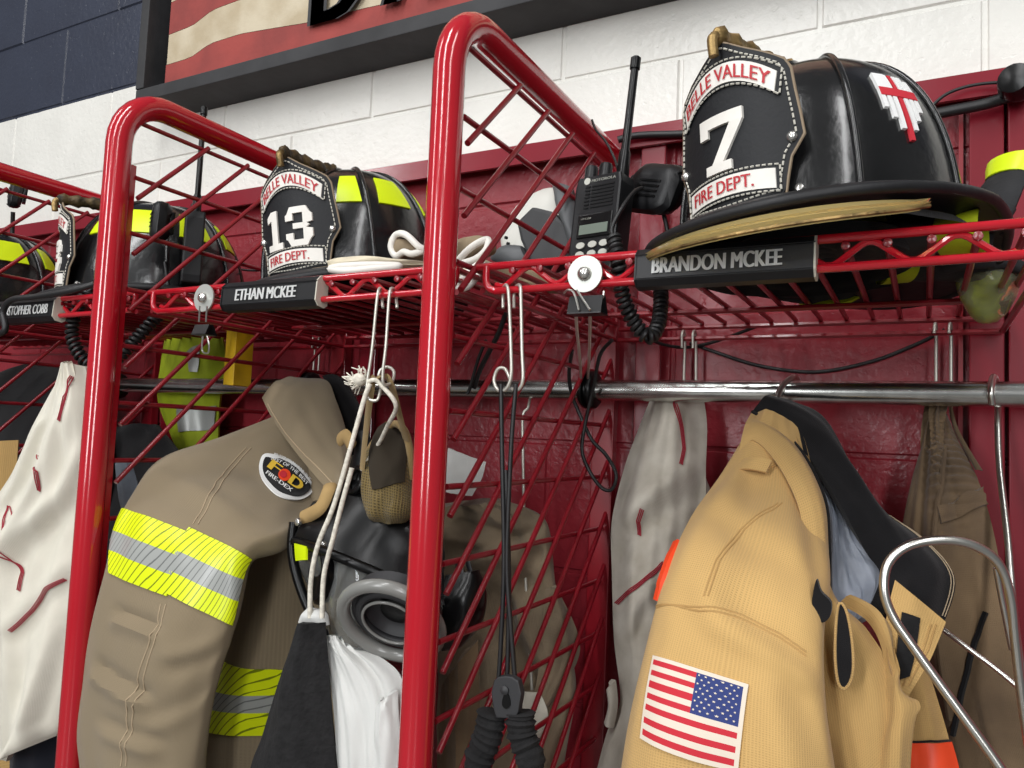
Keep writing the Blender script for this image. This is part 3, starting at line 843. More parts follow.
    def quad_panel(fn, na, nb_, m_, nm, d0, d1=0.0):
        q = MB(); V, F = [], []
        for d in (d0, d1):
            for j in range(nb_ + 1):
                for i in range(na + 1):
                    a, b = fn(i / na, j / nb_); V.append(W(shield_pt(a, b, d)))
        s_ = (na + 1) * (nb_ + 1)
        for j in range(nb_):
            for i in range(na):
                k = j * (na + 1) + i; F.append((k, k + 1, k + na + 2, k + na + 1))
        rim = [i for i in range(na + 1)] + [j * (na + 1) + na for j in range(1, nb_ + 1)] + [nb_ * (na + 1) + i for i in range(na - 1, -1, -1)] + [j * (na + 1) for j in range(nb_ - 1, 0, -1)]
        for a in range(len(rim)):
            b = rim[(a + 1) % len(rim)]; F.append((rim[a], b, s_ + b, s_ + rim[a]))
        q.add(V, F); return q.build(nm, m_, sh_)
    # mirror: seen from outside, reading direction runs from helmet right (-y) to helmet left (+y)
    arch = lambda a, b, lo=.615, th=.125, wd=.375: ((-wd + 2 * wd * a) * (1 + .06 * (b - .5)), lo + .15 * (1 - (2 * a - 1) ** 2) + th * b)
    quad_panel(lambda a, b: arch(a, b, .595, .165, .405), 20, 3, M['leather'], 'scroll_backing', .0018)
    quad_panel(lambda a, b: arch(a, b), 20, 2, M['white'], 'top_scroll', .0030)
    bot = lambda a, b, w_=.345, lo=.035, th=.12: ((-w_ + 2 * w_ * a), lo + th * b + .022 * (1 - (2 * a - 1) ** 2))
    quad_panel(lambda a, b: bot(a, b, .372, .015, .16), 12, 2, M['leather'], 'scroll_backing', .0018)
    quad_panel(bot, 12, 2, M['white'], 'bottom_scroll', .0030)
    dashes([W(shield_pt(*arch(a, b, .595, .165, .405), .0026)) for a, b in [(i / 20, 1) for i in range(21)] + [(1 - i / 20, 0) for i in range(21)]])
    dashes([W(shield_pt(*bot(a, b, .372, .015, .16), .0026)) for a, b in [(i / 10, 1) for i in range(11)] + [(1 - i / 10, 0) for i in range(11)]])
    text('lettering', 'BELLE VALLEY', M['redletter'], sh_, lambda a, b: W(shield_pt(*arch(.035 + .93 * a, .16 + .68 * b), .0042)), .012)
    text('lettering', 'FIRE DEPT.', M['redletter'], sh_, lambda a, b: W(shield_pt(*bot(.07 + .74 * a, .17 + .66 * b), .0042)), .012)
    # slab-serif numerals
    def digit(d, x0, w_):
        y0, y1 = .215, .58
        if number == '13': y0, y1 = .20, .56
        def rect(pts):
            m_ = MB(); V = [W(shield_pt(x0 + w_ * a, y0 + (y1 - y0) * b, .0036)) for a, b in pts]
            prism(m_, V, R @ np.array([-.0032, 0, 0])); return m_
        def stroke(paths):
            m_ = MB()
            pt = lambda q, d: W(shield_pt(x0 + w_ * q[0], y0 + (y1 - y0) * q[1], d))
            for pth in paths:
                if len(pth) == 4:
                    p_ = [np.array(q) for q in pth]; n = 8; V = []
                    for d in (.0038, .0004):
                        for j in (0, 1):
                            for i in range(n + 1):
                                e0 = p_[0] + (p_[1] - p_[0]) * i / n; e1 = p_[3] + (p_[2] - p_[3]) * i / n
                                V.append(pt(e0 * (1 - j) + e1 * j, d))
                    k = n + 1; F = [(i, i + 1, k + i + 1, k + i) for i in range(n)] + [(i, i + 1, 2 * k + i + 1, 2 * k + i) for i in range(n)] + [(k + i, k + i + 1, 3 * k + i + 1, 3 * k + i) for i in range(n)] + [(0, k, 3 * k, 2 * k), (n, k + n, 3 * k + n, 2 * k + n)]
                    m_.add(V, F)
                else: prism(m_, [pt(q, .0038) for q in pth], R @ np.array([-.0032, 0, 0]))
            return m_
        if d == '7': m_ = stroke([[(0, 1), (1, 1), (1, .80), (0, .80)], [(0, .80), (0.22, .80), (0.22, .66), (0, .66)], [(1, .80), (.74, .80), (.30, .16), (.56, .16)], [(.14, 0), (.74, 0), (.74, .16), (.14, .16)]])
        elif d == '1': m_ = stroke([[(.30, .16), (.70, .16), (.70, 1), (.30, 1)], [(.0, .72), (.30, .78), (.30, 1), (.0, .88)], [(0, 0), (1, 0), (1, .16), (0, .16)]])
        else: m_ = stroke([[(.08, .84), (.92, .84), (.80, 1), (.20, 1)], [(.68, .55), (1, .60), (1, .80), (.92, .84), (.68, .84)], [(.30, .44), (.78, .44), (.90, .52), (.78, .58), (.30, .58)], [(.68, .16), (.92, .16), (1, .22), (1, .42), (.68, .46)], [(.20, 0), (.80, 0), (.92, .16), (.08, .16)], [(0, .66), (.30, .66), (.30, .84), (.08, .84), (0, .80)], [(0, .20), (.08, .16), (.30, .16), (.30, .34), (0, .34)]])
        m_.build('numeral', M['white'], sh_, smooth=False)
    if number == '7': digit('7', -.20, .36)
    else: digit('1', -.30, .22); digit('3', -.03, .30)
    for a in (-.44, .44):
        m_ = MB(); lathe(m_, W(shield_pt(a, .33, .0)), R @ np.array([1., 0, 0]), [(.0055, 0), (.0055, .002), (.004, .004), (.001, .005)], 12); m_.build('rivet', M['steel_rivet'], sh_)
    # front holder (beast) over the shield tip
    mb = MB()
    hold = [(.186, 0, .180), (.187, 0, .188), (.178, 0, .192), (.155, 0, .193), (.125, 0, .194), (.09, 0, .196), (.065, 0, .199), (.045, 0, .202)]
    P = smoothpath(hold, 5)
    rr = [(.0045 if i < 8 else .0095 + .0016 * math.sin(i * 1.3) + .0008 * math.sin(i * 2.9)) for i in range(len(P))]
    tube(mb, [W(p) for p in P], rr, 10, flat=(.75, 1.15)); mb.build('front_holder', M['eagle'] if number != '7' else M['brass'], t)
    mb = MB(); tube(mb, [W(p) for p in smoothpath([(.172, 0, .192), (.184, 0, .191), (.1895, 0, .184), (.188, 0, .168)], 5)], .0055, 8); mb.build('hook', M['brass'], t)
    # folded eye shield along the front brim
    if vis:
        VA0, VA1 = -.95, 1.05
        mb = MB(); V, F = [], []; n = 40
        for j in range(2):
            for i in range(n + 1):
                az = VA0 + (VA1 - VA0) * i / n; o_ = brim_out(az)
                e_ = unit([o_[0], o_[1], 0]); k = math.sin(PI * min(1, max(0, i / n))) ** .35
                hgt = (.007 + .009 * i / n) * k + .002
                base_ = o_ + e_ * .001 + [0, 0, -.006 - .010 * i / n]
                V += [W(base_ + [0, 0, .001 - .003 * j]), W(base_ + e_ * .010 + [0, 0, -hgt * .45 - .003 * j]), W(base_ + e_ * .006 + [0, 0, -hgt - .003 * j])]
        for i in range(n):
            for j in range(2):
                k = (j * (n + 1) + i) * 3
                for q in range(2): F.append((k + q, k + q + 1, k + q + 4, k + q + 3))
        o_1 = (n + 1) * 3
        for i in range(n):
            k = i * 3
            F.append((k, k + 3, o_1 + k + 3, o_1 + k)); F.append((k + 2, o_1 + k + 2, o_1 + k + 5, k + 5))
        mb.add(V, F); v_ = mb.build('eye_shield', M['amber'], t)
        mb = MB(); tube(mb, [W(brim_out(VA0 + (VA1 - VA0) * i / 40) + unit(brim_out(VA0 + (VA1 - VA0) * i / 40) * [1, 1, 0]) * .008 + [0, 0, -(.007 + .009 * i / 40) * math.sin(PI * min(max(i / 40, .01), .99)) ** .35 - .008 - .010 * i / 40]) for i in range(41)], .0020, 6); mb.build('visor_rim', M['brass'], t)
    def on_dome(az0, az1, e0, e1, m_, nm, na=8, ne=6, trim=0.0, parent=t, off=.0022):
        q = MB(); V, F = [], []
        for o_ in (off, -.001):
            for j in range(ne + 1):
                for i in range(na + 1):
                    b = j / ne; a = i / na
                    sh = trim * (b - .5) * 1.0
                    V.append(W(dome(az0 + (az1 - az0) * a * (1 - trim * b) + (az1 - az0) * trim * b * .5, e0 + (e1 - e0) * b, o_)))
        s_ = (na + 1) * (ne + 1)
        for j in range(ne):
            for i in range(na):
                k = j * (na + 1) + i; F.append((k, k + 1, k + na + 2, k + na + 1))
        rim = [i for i in range(na + 1)] + [j * (na + 1) + na for j in range(1, ne + 1)] + [ne * (na + 1) + i for i in range(na - 1, -1, -1)] + [j * (na + 1) for j in range(ne - 1, 0, -1)]
        for a in range(len(rim)):
            b = rim[(a + 1) % len(rim)]; F.append((rim[a], b, s_ + b, s_ + rim[a]))
        q.add(V, F); return q.build(nm, m_, parent)
    if sticker == 'lime':
        for a0, aw in ((0.42, .30), (0.93, .46), (1.72, .46), (2.50, .40), (-0.72, .30), (-1.39, .46), (-2.18, .46)):
            on_dome(a0, a0 + aw, .37, .60, M['lime'], 'reflective_patch', trim=.22)
    elif sticker == 'cross':
        # stripes in a shield shape with a red cross over them
        c0, e0 = 1.20, .49
        st = on_dome(c0 - .02, c0 + .02, e0 - .06, e0 - .055, M['black_gloss'], 'sticker', 2, 1)
        for k in range(7):
            x = -3 + k; lo = e0 - .30 + .040 * abs(x) * (1.0 if abs(x) > .5 else .6)
            m_ = M['flagred'] if x == 0 else M['whiteprint']
            a0 = c0 + x * .050
            on_dome(a0 - .017, a0 + .017, lo, e0 + (.0 if abs(x) < 3 else -.02), m_, 'sticker_stripe', 2, 8, parent=st, off=.0030)
        on_dome(c0 - .165, c0 + .165, e0 - .125, e0 - .085, M['flagred'], 'sticker_bar', 8, 2, parent=st, off=.0036)
        on_dome(c0 - .17, c0 - .055, e0 - .085, e0, M['whiteprint'], 'sticker_corner', 4, 3, parent=st, off=.0034)
    # side screws of the brim
    for az in (0.42, 2.6):
        m_ = MB(); q = dome(az, .05, .001); lathe(m_, W(q), R @ np.array([math.cos(az), math.sin(az), .3]), [(.005, 0), (.004, .003), (.001, .004)], 10); m_.build('rivet', M['steel_rivet'], t)
    return t, W, brim_out
def helmet_origin(pos, yaw, pitch, roll):
    return np.array(pos) - rotm(yaw, pitch, roll) @ np.array([0.178, 0, 0.012])
R7 = (math.radians(-112.5), math.radians(0.5), math.radians(4.5))
helmet('black fire helmet whose leather front bears the numeral 7', helmet_origin((-.174, .765, .2405), *R7), *R7, '7', True, 'cross')
R13 = (math.radians(-83), math.radians(3), math.radians(7))
helmet('black fire helmet with numeral 13 and lime reflective patches', helmet_origin((-.837, .849, .238), *R13), *R13, '13', False, 'lime')
R3 = (math.radians(-122), math.radians(1.0), math.radians(2))
p3 = at(56, 291, .875)
helmet('black fire helmet seen nearly edge-on behind the left red tube', helmet_origin(p3, *R3), *R3, '13', False, 'lime')
helmet('black fire helmet at the far left edge, behind the leftmost mesh', helmet_origin(np.array([-2.06, .86, .240]), *R3), *R3, '13', False, 'lime')

# ------------------------------------------------------------------ radios
def radio(label, o, ax, up, front, hh=0.165, ww=0.066, face=True, ant=0.17, antdir=None, name='MOTOROLA', mic=True):
    """o: bottom centre of the front face; ax: right, up, front: unit vectors"""
    ax, up, front = unit(ax), unit(up), unit(front)
    t = thing('portable_radio', label, 'radio', o, 'portable radios')
    o = np.array(o)
    P = lambda a, b, d=0.0: o + ax * a * ww + up * b * hh + front * d
    mb = MB(); out = [(-.46, 0), (.46, 0), (.5, .1), (.5, .84), (.46, .93), (-.46, .93), (-.5, .84), (-.5, .1)]
    prism(mb, [P(a, b) for a, b in out], -front * .034); mb.build('body', M['black_plastic'], t, smooth=False, bevel=.003)
    for k, a in ((0, -.34), (1, -.02)):
        mb = MB(); lathe(mb, P(a, .92, -.016), up, [(.0085, 0), (.0095, .004), (.0085, .006), (.0085, .018), (.007, .021), (.001, .0215)], 12); mb.build('knob', M['black_plastic'], t)
    ad = unit(antdir) if antdir is not None else up
    q = P(.34, .92, -.018)
    mb = MB(); tube(mb, [q, q + ad * .03, q + ad * .035, q + ad * ant, q + ad * (ant + .004)], [.0085, .0075, .0055, .0050, .004], 10)
    tube(mb, [q + ad * (ant - .012), q + ad * (ant + .002)], .0066, 10); mb.build('antenna', M['black_rubber'], t)
    if face:
        mb = MB()
        for j in range(7):
            for (a0, a1) in ((-.26, -.16), (-.12, .36)):
                b = .62 + j * .033
                prism(mb, [P(a0, b, .0012), P(a1, b, .0012), P(a1, b + .014, .0012), P(a0, b + .014, .0012)], -front * .002)
        g_ = mb.build('speaker_slots', mat('slot_black', (8, 8, 9), .9), t, smooth=False); g_['kind'] = 'stuff'
        mb = MB(); prism(mb, [P(-.34, .34, .002), P(.40, .34, .002), P(.40, .56, .002), P(-.34, .56, .002)], -front * .003); mb.build('display_bezel', M['black_rubber'], t, smooth=False, bevel=.001)
        mb = MB(); prism(mb, [P(-.28, .37, .003), P(.33, .37, .003), P(.33, .46, .003), P(-.28, .46, .003)], -front * .002); mb.build('display', M['lcd'], t, smooth=False)
        for j in range(2):
            for a in (-.22, .04, .28):
                mb = MB(); c_ = P(a, .27 - .085 * j, .001)
                prism(mb, [c_ + ax * .0062 * math.cos(k * PI / 5) + up * .0042 * math.sin(k * PI / 5) for k in range(10)], front * .0018); mb.build('button', M['button'], t, smooth=False)
        text('lettering', name, M['button'], t, lambda a, b: P(-.14 + .52 * a, .865 + .026 * b, .0008), .02)
        mb = MB(); lathe(mb, P(-.24, .882, 0), front, [(.0045, 0), (.0045, .0009)], 14); mb.build('maker_badge', M['button'], t, smooth=False)
        text('lettering', 'HT1250', M['button'], t, lambda a, b: P(-.27 + .22 * a, .51 + .018 * b, .0024), .01)
        text('lettering', 'W W.KA', M['whiteprint'], t, lambda a, b: P(-.30 + .62 * a, .045 + .055 * b, .0010), .03)
    return t, P
ro = at(588, 274, .86)
radio('black portable radio standing left of the helmet numbered 7', ro, unit(np.array([.985, -.17, 0])), np.array([.055, .06, 1]), np.array([-.17, -.985, .06]), hh=.136, ww=.066, ant=.150, antdir=(.08, .02, 1))
r3 = at(180, 284, .95)
radio('black portable radio beside the helmet behind the left red tube', r3, np.array([.8, -.6, 0]), np.array([-.02, .02, 1]), np.array([-.6, -.8, 0]), hh=.145, ww=.066, face=False, ant=.20)
r4 = np.array([-1.95, .82, .205])
radio('black portable radio at the far left edge behind the leftmost mesh', r4, np.array([.9, -.3, 0]), np.array([0, 0, 1]), np.array([-.3, -.9, 0]), hh=.15, ww=.066, face=False, ant=.14)

def speaker_mic(label, c, ax, up, front, w_=.058, h_=.078, d_=.030):
    t = thing('speaker_microphone', label, 'microphone', c, 'speaker microphones')
    ax, up, front = unit(ax), unit(up), unit(front); c = np.array(c)
    mb = MB(); V = []
    out = [(-.38, -.5), (.38, -.5), (.5, -.3), (.5, .25), (.34, .5), (-.34, .5), (-.5, .25), (-.5, -.3)]
    for s_, d in ((.82, .5), (1, .25), (1, -.25), (.8, -.5)):
        for a, b in out: V.append(c + ax * a * w_ * s_ + up * b * h_ * s_ + front * d * d_)
    n = 8; F = [tuple(range(n))[::-1], tuple(3 * n + k for k in range(n))]
    for j in range(3):
        for k in range(n): F.append((j * n + k, j * n + (k + 1) % n, (j + 1) * n + (k + 1) % n, (j + 1) * n + k))
    mb.add(V, F); mb.build('housing', M['black_plastic'], t, bevel=.010)
    for k in range(4):
        mb = MB(); b = -.15 + .1 * k
        prism(mb, [c + ax * a * w_ + up * (b + db) * h_ + front * d_ * .51 for a, db in ((-.22, 0), (.22, 0), (.22, .04), (-.22, .04))], front * .001); mb.build('grille_slot', M['black_rubber'], t, smooth=False)
    mb = MB(); q = c - ax * w_ * .5; frame_box(mb, q, ax, up, front, (-.005, -.016, -.008), (.002, .016, .008)); mb.build('talk_button', M['black_rubber'], t, bevel=.002)
    mb = MB(); q = c - front * d_ * .5; frame_box(mb, q, ax, up, front, (-.01, -.02, -.008), (.01, .02, 0)); mb.build('belt_clip', M['black_rubber'], t, bevel=.001)
    return t
mc = at(657, 189, .92)
speaker_mic('black speaker microphone between the radio and the helmet numbered 7', mc, (.93, -.30, -.28), (.32, .05, .93), (-.35, -.90, -.2), .076, .066, .040)
def cord(label, pts, r, cat='cord', group='black cords and cables', m_='cable', name='cord', n=8):
    mb = MB(); tube(mb, smoothpath([at(*p) for p in pts], n), r, 8)
    return tag(mb.build(name, M[m_]), label, cat, group)
def coilcord(label, pts, R, r, turns, lead=None, lead2=None):
    t = thing('coiled_cord', label, 'cord', at(*pts[len(pts) // 2]), 'coiled radio cords')
    mb = MB(); coil(mb, [at(*p) for p in pts], R, r, turns, 7); mb.build('coil', M['cable'], t)
    for l in (lead, lead2):
        if l: mb = MB(); tube(mb, smoothpath([at(*p) for p in l], 8), r * .95, 8); mb.build('straight_lead', M['cable'], t)
    return t
coilcord('black coiled cord hanging in a loop below the radio', [(614, 238, .835), (618, 262, .825), (620, 280, .83), (624, 300, .84), (634, 322, .85), (648, 337, .86), (658, 325, .88), (661, 300, .90), (660, 280, .92)], .0068, .0029, 34,
         [(614, 240, .835), (612, 228, .835), (622, 208, .845), (634, 192, .87), (642, 188, .89)], [(661, 285, .92), (668, 240, .93), (663, 212, .925)])
coilcord('black coiled cord looping down beside the left red tube', [(88, 292, .83), (76, 312, .82), (72, 335, .82), (82, 358, .83), (100, 368, .85), (118, 358, .87), (135, 340, .89), (152, 322, .91), (163, 312, .93)], .0085, .0034, 34,
         [(88, 292, .83), (96, 286, .84), (110, 282, .86)], [(163, 312, .93), (168, 290, .94), (165, 262, .94)])
speaker_mic('black speaker microphone hung on the helmet beside the left red tube', at(160, 222, .90), (.85, -.45, 0), (.0, .05, 1), (-.45, -.85, 0), .042, .075, .03)
speaker_mic('black speaker microphone hanging at top left before the white blocks', at(16, 194, 1.05), (.85, -.45, 0), (.1, .05, 1), (-.45, -.85, 0), .036, .07, .03)
cord('black cord dropping from the top left speaker microphone', [(13, 212, 1.05), (12, 240, 1.06), (10, 275, 1.04), (-4, 288, 1.0)], .005)
cord('black cord draped over the far left name plate', [(95, 284, .80), (70, 291, .785), (35, 297, .775), (12, 300, .77), (3, 312, .77), (5, 330, .77), (-8, 336, .77)], .0058)

# ------------------------------------------------------------------ magnets with binder clips
def magnet(label, u, v, clip_pts):
    c = at(u, v, SY0 - .010)
    t = thing('magnet_disc', label, 'magnet', c, 'round magnets on the shelf fronts')
    mb = MB(); lathe(mb, c + [0, .002, 0], (0, -1, 0), [(.0205, 0), (.0212, .0015), (.0208, .003)], 32); mb.build('disc', M['zinc'], t)
    mb = MB(); lathe(mb, c + [0, -.001, 0], (0, -1, 0), [(.0085, 0), (.0080, .003), (.0062, .0058), (.003, .0075), (.0008, .008)], 18); mb.build('screw_head', M['steel_rivet'], t)
    return t
magnet('pale round magnet clipped on the shelf front below the standing radio', 585, 274, None)
magnet('pale round magnet clipped on the shelf front left of the middle plate', 204, 298, None)
def binder(label, u, v, y, w_, h_, loops):
    c = at(u, v, y)
    t = thing('binder_clip', label, 'clip', c, 'binder clips under the magnets')
    mb = MB()
    prism(mb, [c + [-w_ / 2, 0, h_ / 2 * .6], c + [w_ / 2, 0, h_ / 2 * .6], c + [w_ / 2, -.006, -h_ / 2], c + [-w_ / 2, -.006, -h_ / 2]], (0, .0015, 0))
    prism(mb, [c + [-w_ / 2, .006, h_ / 2 * .6], c + [w_ / 2, .006, h_ / 2 * .6], c + [w_ / 2, .014, -h_ / 2], c + [-w_ / 2, .014, -h_ / 2]], (0, .0015, 0))
    prism(mb, [c + [-w_ / 2, -.006, -h_ / 2], c + [w_ / 2, -.006, -h_ / 2], c + [w_ / 2, .0155, -h_ / 2], c + [-w_ / 2, .0155, -h_ / 2]], (0, 0, -.0015))
    mb.build('spring_body', M['binder'], t, smooth=False)
    for l in loops:
        mb = MB(); tube(mb, smoothpath([at(*p) for p in l], 6), .0013, 6); mb.build('wire_handle', M['steel'], t)
    return t
binder('large black binder clip under the magnet below the radio', 586, 302, .780, .040, .024, [[(564, 293, .777), (568, 290, .774), (574, 293, .772), (579, 310, .77)], [(577, 290, .774), (582, 298, .772), (590, 310, .77)], [(604, 291, .785), (603, 297, .785), (598, 302, .787)]])
binder('small black binder clip under the magnet left of the middle plate', 202, 328, .780, .030, .018, [[(199, 322, .777), (200, 306, .776)], [(206, 322, .777), (207, 306, .776)], [(203, 336, .777), (202, 346, .776), (203, 352, .776), (208, 353, .776), (209, 346, .776), (207, 336, .777)]])

# ------------------------------------------------------------------ wire hooks
def hook(label, strands, r=.0021, group='wire hooks on the shelf rails'):
    t = thing('wire_hook', label, 'hook', at(*strands[0][0]), group)
    for s_ in strands:
        mb = MB(); tube(mb, smoothpath([at(*p) for p in s_], 7), r, 8); mb.build('strand', M['wirewhite'], t)
    return t
hook('pale wire hook over the shelf rail left of the middle red tube', [[(383, 308, .800), (382, 298, .804), (381, 290, .802), (379, 289, .792), (377, 300, .786), (372, 350, .785), (367, 385, .785), (368, 398, .786), (377, 400, .79), (381, 388, .80)],
     [(397, 308, .800), (396, 296, .804), (394, 290, .802), (391, 289, .792), (389, 300, .786), (386, 345, .785), (383, 372, .785), (384, 384, .788), (392, 382, .80), (394, 372, .81), (388, 367, .815), (380, 371, .81), (378, 384, .80)]])
hook('pale wire hook over the shelf rail right of the middle red tube', [[(503, 308, .800), (503, 296, .804), (504, 287, .802), (507, 286, .79), (509, 300, .786), (511, 350, .785), (511, 376, .785), (506, 389, .786), (498, 390, .788), (494, 380, .79), (498, 369, .79), (505, 369, .79), (510, 379, .786)],
     [(514, 308, .800), (514, 296, .804), (516, 287, .802), (520, 286, .79), (521, 300, .786), (522, 350, .785), (523, 378, .785), (519, 389, .787), (512, 389, .79)]])
hook('pale wire hook off the right shelf back, above the grey hood', [[(682, 348, 1.25), (682, 334, 1.25), (684, 332, 1.262), (685, 345, 1.268), (684, 375, 1.268), (684, 405, 1.262)], [(693, 348, 1.25), (693, 334, 1.25), (695, 332, 1.262), (696, 345, 1.268), (696, 375, 1.268), (696, 405, 1.262)]], .0024)
hook('pale wire hook at the back of the right shelf, holding khaki trousers', [[(934, 333, 1.25), (935, 324, 1.255), (936, 330, 1.268), (936, 370, 1.268), (936, 415, 1.262)], [(949, 333, 1.25), (950, 324, 1.255), (951, 330, 1.268), (951, 370, 1.268), (951, 415, 1.262)]], .0024)
hook('dim wire hook at the back of the middle shelf', [[(312, 348, 1.25), (313, 338, 1.255), (315, 345, 1.268), (313, 375, 1.268), (313, 400, 1.26)], [(318, 348, 1.25), (319, 338, 1.255), (320, 345, 1.268), (318, 375, 1.268), (318, 400, 1.26)]], .0022)
hook('long pale wire seen through the mesh beside the black cords', [[(530, 398, 1.19), (528, 408, 1.175), (523, 416, 1.17), (523, 450, 1.17), (525, 560, 1.165), (528, 620, 1.16), (532, 690, 1.15)]], .0026)
hook('thin wire leading down from the binder clip below the radio', [[(576, 312, .80), (577, 330, .86), (580, 360, .98), (581, 378, 1.10)], [(590, 312, .80), (590, 330, .88), (589, 360, 1.0), (588, 378, 1.12)]], .0020)

# loose cables
cord('black cable along the wall behind the right bay', [(690, 343, 1.285), (715, 352, 1.285), (760, 366, 1.288), (815, 372, 1.29), (870, 362, 1.29), (915, 345, 1.29), (945, 330, 1.28)], .0030)
cord('second black cable drooping behind the right shelf', [(640, 335, 1.20), (665, 345, 1.25), (690, 347, 1.28), (720, 340, 1.28), (760, 325, 1.27)], .0028)
cord('thin black cord looped over the rod beside the rubber grommet', [(612, 340, 1.10), (600, 355, 1.12), (594, 385, 1.14), (586, 420, 1.15), (582, 450, 1.15), (590, 472, 1.15), (602, 488, 1.15), (612, 489, 1.15), (616, 474, 1.15), (606, 455, 1.16), (592, 440, 1.16), (580, 415, 1.16), (572, 395, 1.15), (569, 375, 1.13), (572, 350, 1.1)], .0030)
cord('thick black cable on the red rail left of the helmet numbered 7', [(618, 140, 1.245), (628, 137, 1.25), (645, 135, 1.252), (680, 134, 1.255), (720, 132, 1.255)], .0065)
cord('thick black cable on the red rail at the right edge', [(935, 114, 1.245), (955, 110, 1.248), (985, 104, 1.25), (1015, 95, 1.25), (1040, 88, 1.25)], .0085)
cord('thin black wire arching over the right end of the red rail', [(930, 108, 1.24), (945, 95, 1.245), (965, 87, 1.25), (990, 83, 1.25), (1015, 83, 1.25), (1030, 86, 1.25)], .0024)
cord('thin black wire poking up beside the radio aerial', [(592, 120, 1.05), (596, 130, 1.04), (606, 142, 1.03), (615, 160, 1.02), (620, 178, 1.0)], .0018)
cord('black cord drooping behind the helmet numbered 13', [(212, 252, 1.2), (222, 264, 1.22), (245, 270, 1.24), (270, 270, 1.25)], .0026)
cord('black strap dangling from the middle shelf behind the mesh', [(508, 305, 1.08), (500, 330, 1.1), (490, 350, 1.12), (480, 370, 1.14), (474, 388, 1.15)], .0045)
cord('black strap end dangling left of the wire hook in the middle bay', [(486, 340, 1.12), (478, 360, 1.13), (470, 388, 1.14), (467, 394, 1.14)], .0030)
mb = MB(); c_ = at(1021, 85, 1.235); lathe(mb, c_, (-.4, -1, 0), [(.024, 0), (.026, .012), (.02, .03), (.006, .034)], 16)
tag(mb.build('cable_clamp', M['black_rubber']), 'black rubber clamp on the red rail at the right edge', 'clamp')

# ------------------------------------------------------------------ GOLD TURNOUT COAT (right bay)
gc = thing('turnout_coat', 'gold turnout coat with a flag patch on its sleeve, hung in the right bay', 'coat', at(760, 600, 1.0))
SL = Loft([(758, 412, 800, 430, 1.10, .012), (722, 474, 822, 520, 1.03, .025), (690, 520, 830, 580, .95, .038), (667, 572, 824, 636, .88, .046), (646, 650, 826, 705, .845, .052), (628, 735, 836, 780, .825, .054), (616, 840, 846, 880, .82, .054), (616, 960, 846, 990, .82, .054)],
          make_fold(.012, 3.4, 3.6, 11))
SL.crease([((742, 622), (806, 668), .022, .007), ((690, 590), (720, 640), .02, -.004), ((790, 480), (806, 560), .02, .006), ((720, 505), (770, 545), .03, -.004), ((790, 700), (812, 768), .025, .006)])
SL.build('sleeve', M['tan'], gc, 90, 90)
def fl(a, b):
    # a down, b across; canton on the right (field toward the front)
    e = .045
    if a < e or a > 1 - e or b < .04 or b > 1 - .04: return 0
    a = (a - e) / (1 - 2 * e); b = (b - .04) / .92
    k = int(a * 13)
    if b > .60 and a < 7 / 13: return 2
    return 1 if k % 2 == 0 else 0
FQ = [(654, 655), (749, 684), (737, 771), (643, 737)]
FQ = [(655, 656), (749, 685), (738, 772), (642, 738)]
fp = SL.patch('flag_patch', [M['flagwhite'], M['flagred'], M['flagblue']], gc, FQ, 60, 50, .0030, fl, .003)
cs = [SL.find(*p) for p in FQ]
def flag_tq(a, b):
    A, B, Cc, D = cs
    t = (A[0] * (1 - b) + B[0] * b) * (1 - a) + (D[0] * (1 - b) + Cc[0] * b) * a
    q = (A[1] * (1 - b) + B[1] * b) * (1 - a) + (D[1] * (1 - b) + Cc[1] * b) * a
    return t, q
mb = MB()
for i in range(9):
    for j in range(6 if i % 2 == 0 else 5):
        a = .045 + .91 * (7 / 13) * (i + .6) / 9.6; b = .04 + .92 * (.60 + .40 * ((j + (.6 if i % 2 == 0 else 1.1)) / 6.3))
        V = []
        for k in range(10):
            rr = (.013 if k % 2 == 0 else .006); an = PI / 2 + k * PI / 5
            t_, q_ = flag_tq(a - rr * math.sin(an) * 1.15, b + rr * math.cos(an)); V.append(SL.p(t_, q_) + SL.n(t_, q_) * .0038)
        mb.add(V, [tuple(range(10))])
st_ = mb.build('star', M['flagwhite'], fp, recalc=False); st_['kind'] = 'stuff'
for d in (0, 4):
    SL.seam([(657, 608 + d), (700, 607 + d), (742, 615 + d), (780, 634 + d), (806, 652 + d)], M['tanseam'], gc, .0010, .0002)
    SL.seam([(704 + d, 596), (716 + d, 560), (740 + d, 530), (778 + d, 503)], M['tanseam'], gc, .0009, .0002)
SL.seam([(668, 540), (662, 572), (658, 600)], M['orange'], gc, .0065, .0005, name='orange_trim')
BP = Sheet([(792, 440, 1.10), (798, 500, 1.03), (798, 580, .96), (798, 650, .91), (812, 720, .90), (828, 800, .89), (830, 960, .89)],
           [(796, 440, 1.10), (818, 510, 1.03), (832, 590, .97), (868, 630, .94), (896, 680, .92), (898, 740, .90), (890, 960, .89)], .020, .01, make_fold(.010, 2.6, 1.6, 23))
BP.build('front_panel', M['tan2'], gc, 60, 36)
SF = Sheet([(838, 604, .965), (868, 622, .945), (884, 660, .925), (882, 720, .90), (872, 800, .885), (872, 960, .88)],
           [(862, 606, .97), (890, 626, .95), (897, 688, .915), (920, 704, .905), (912, 745, .895), (900, 960, .88)], .014, .006, make_fold(.005, 2.5, 2, 31))
SF.build('storm_flap', M['tan2'], gc, 40, 20)
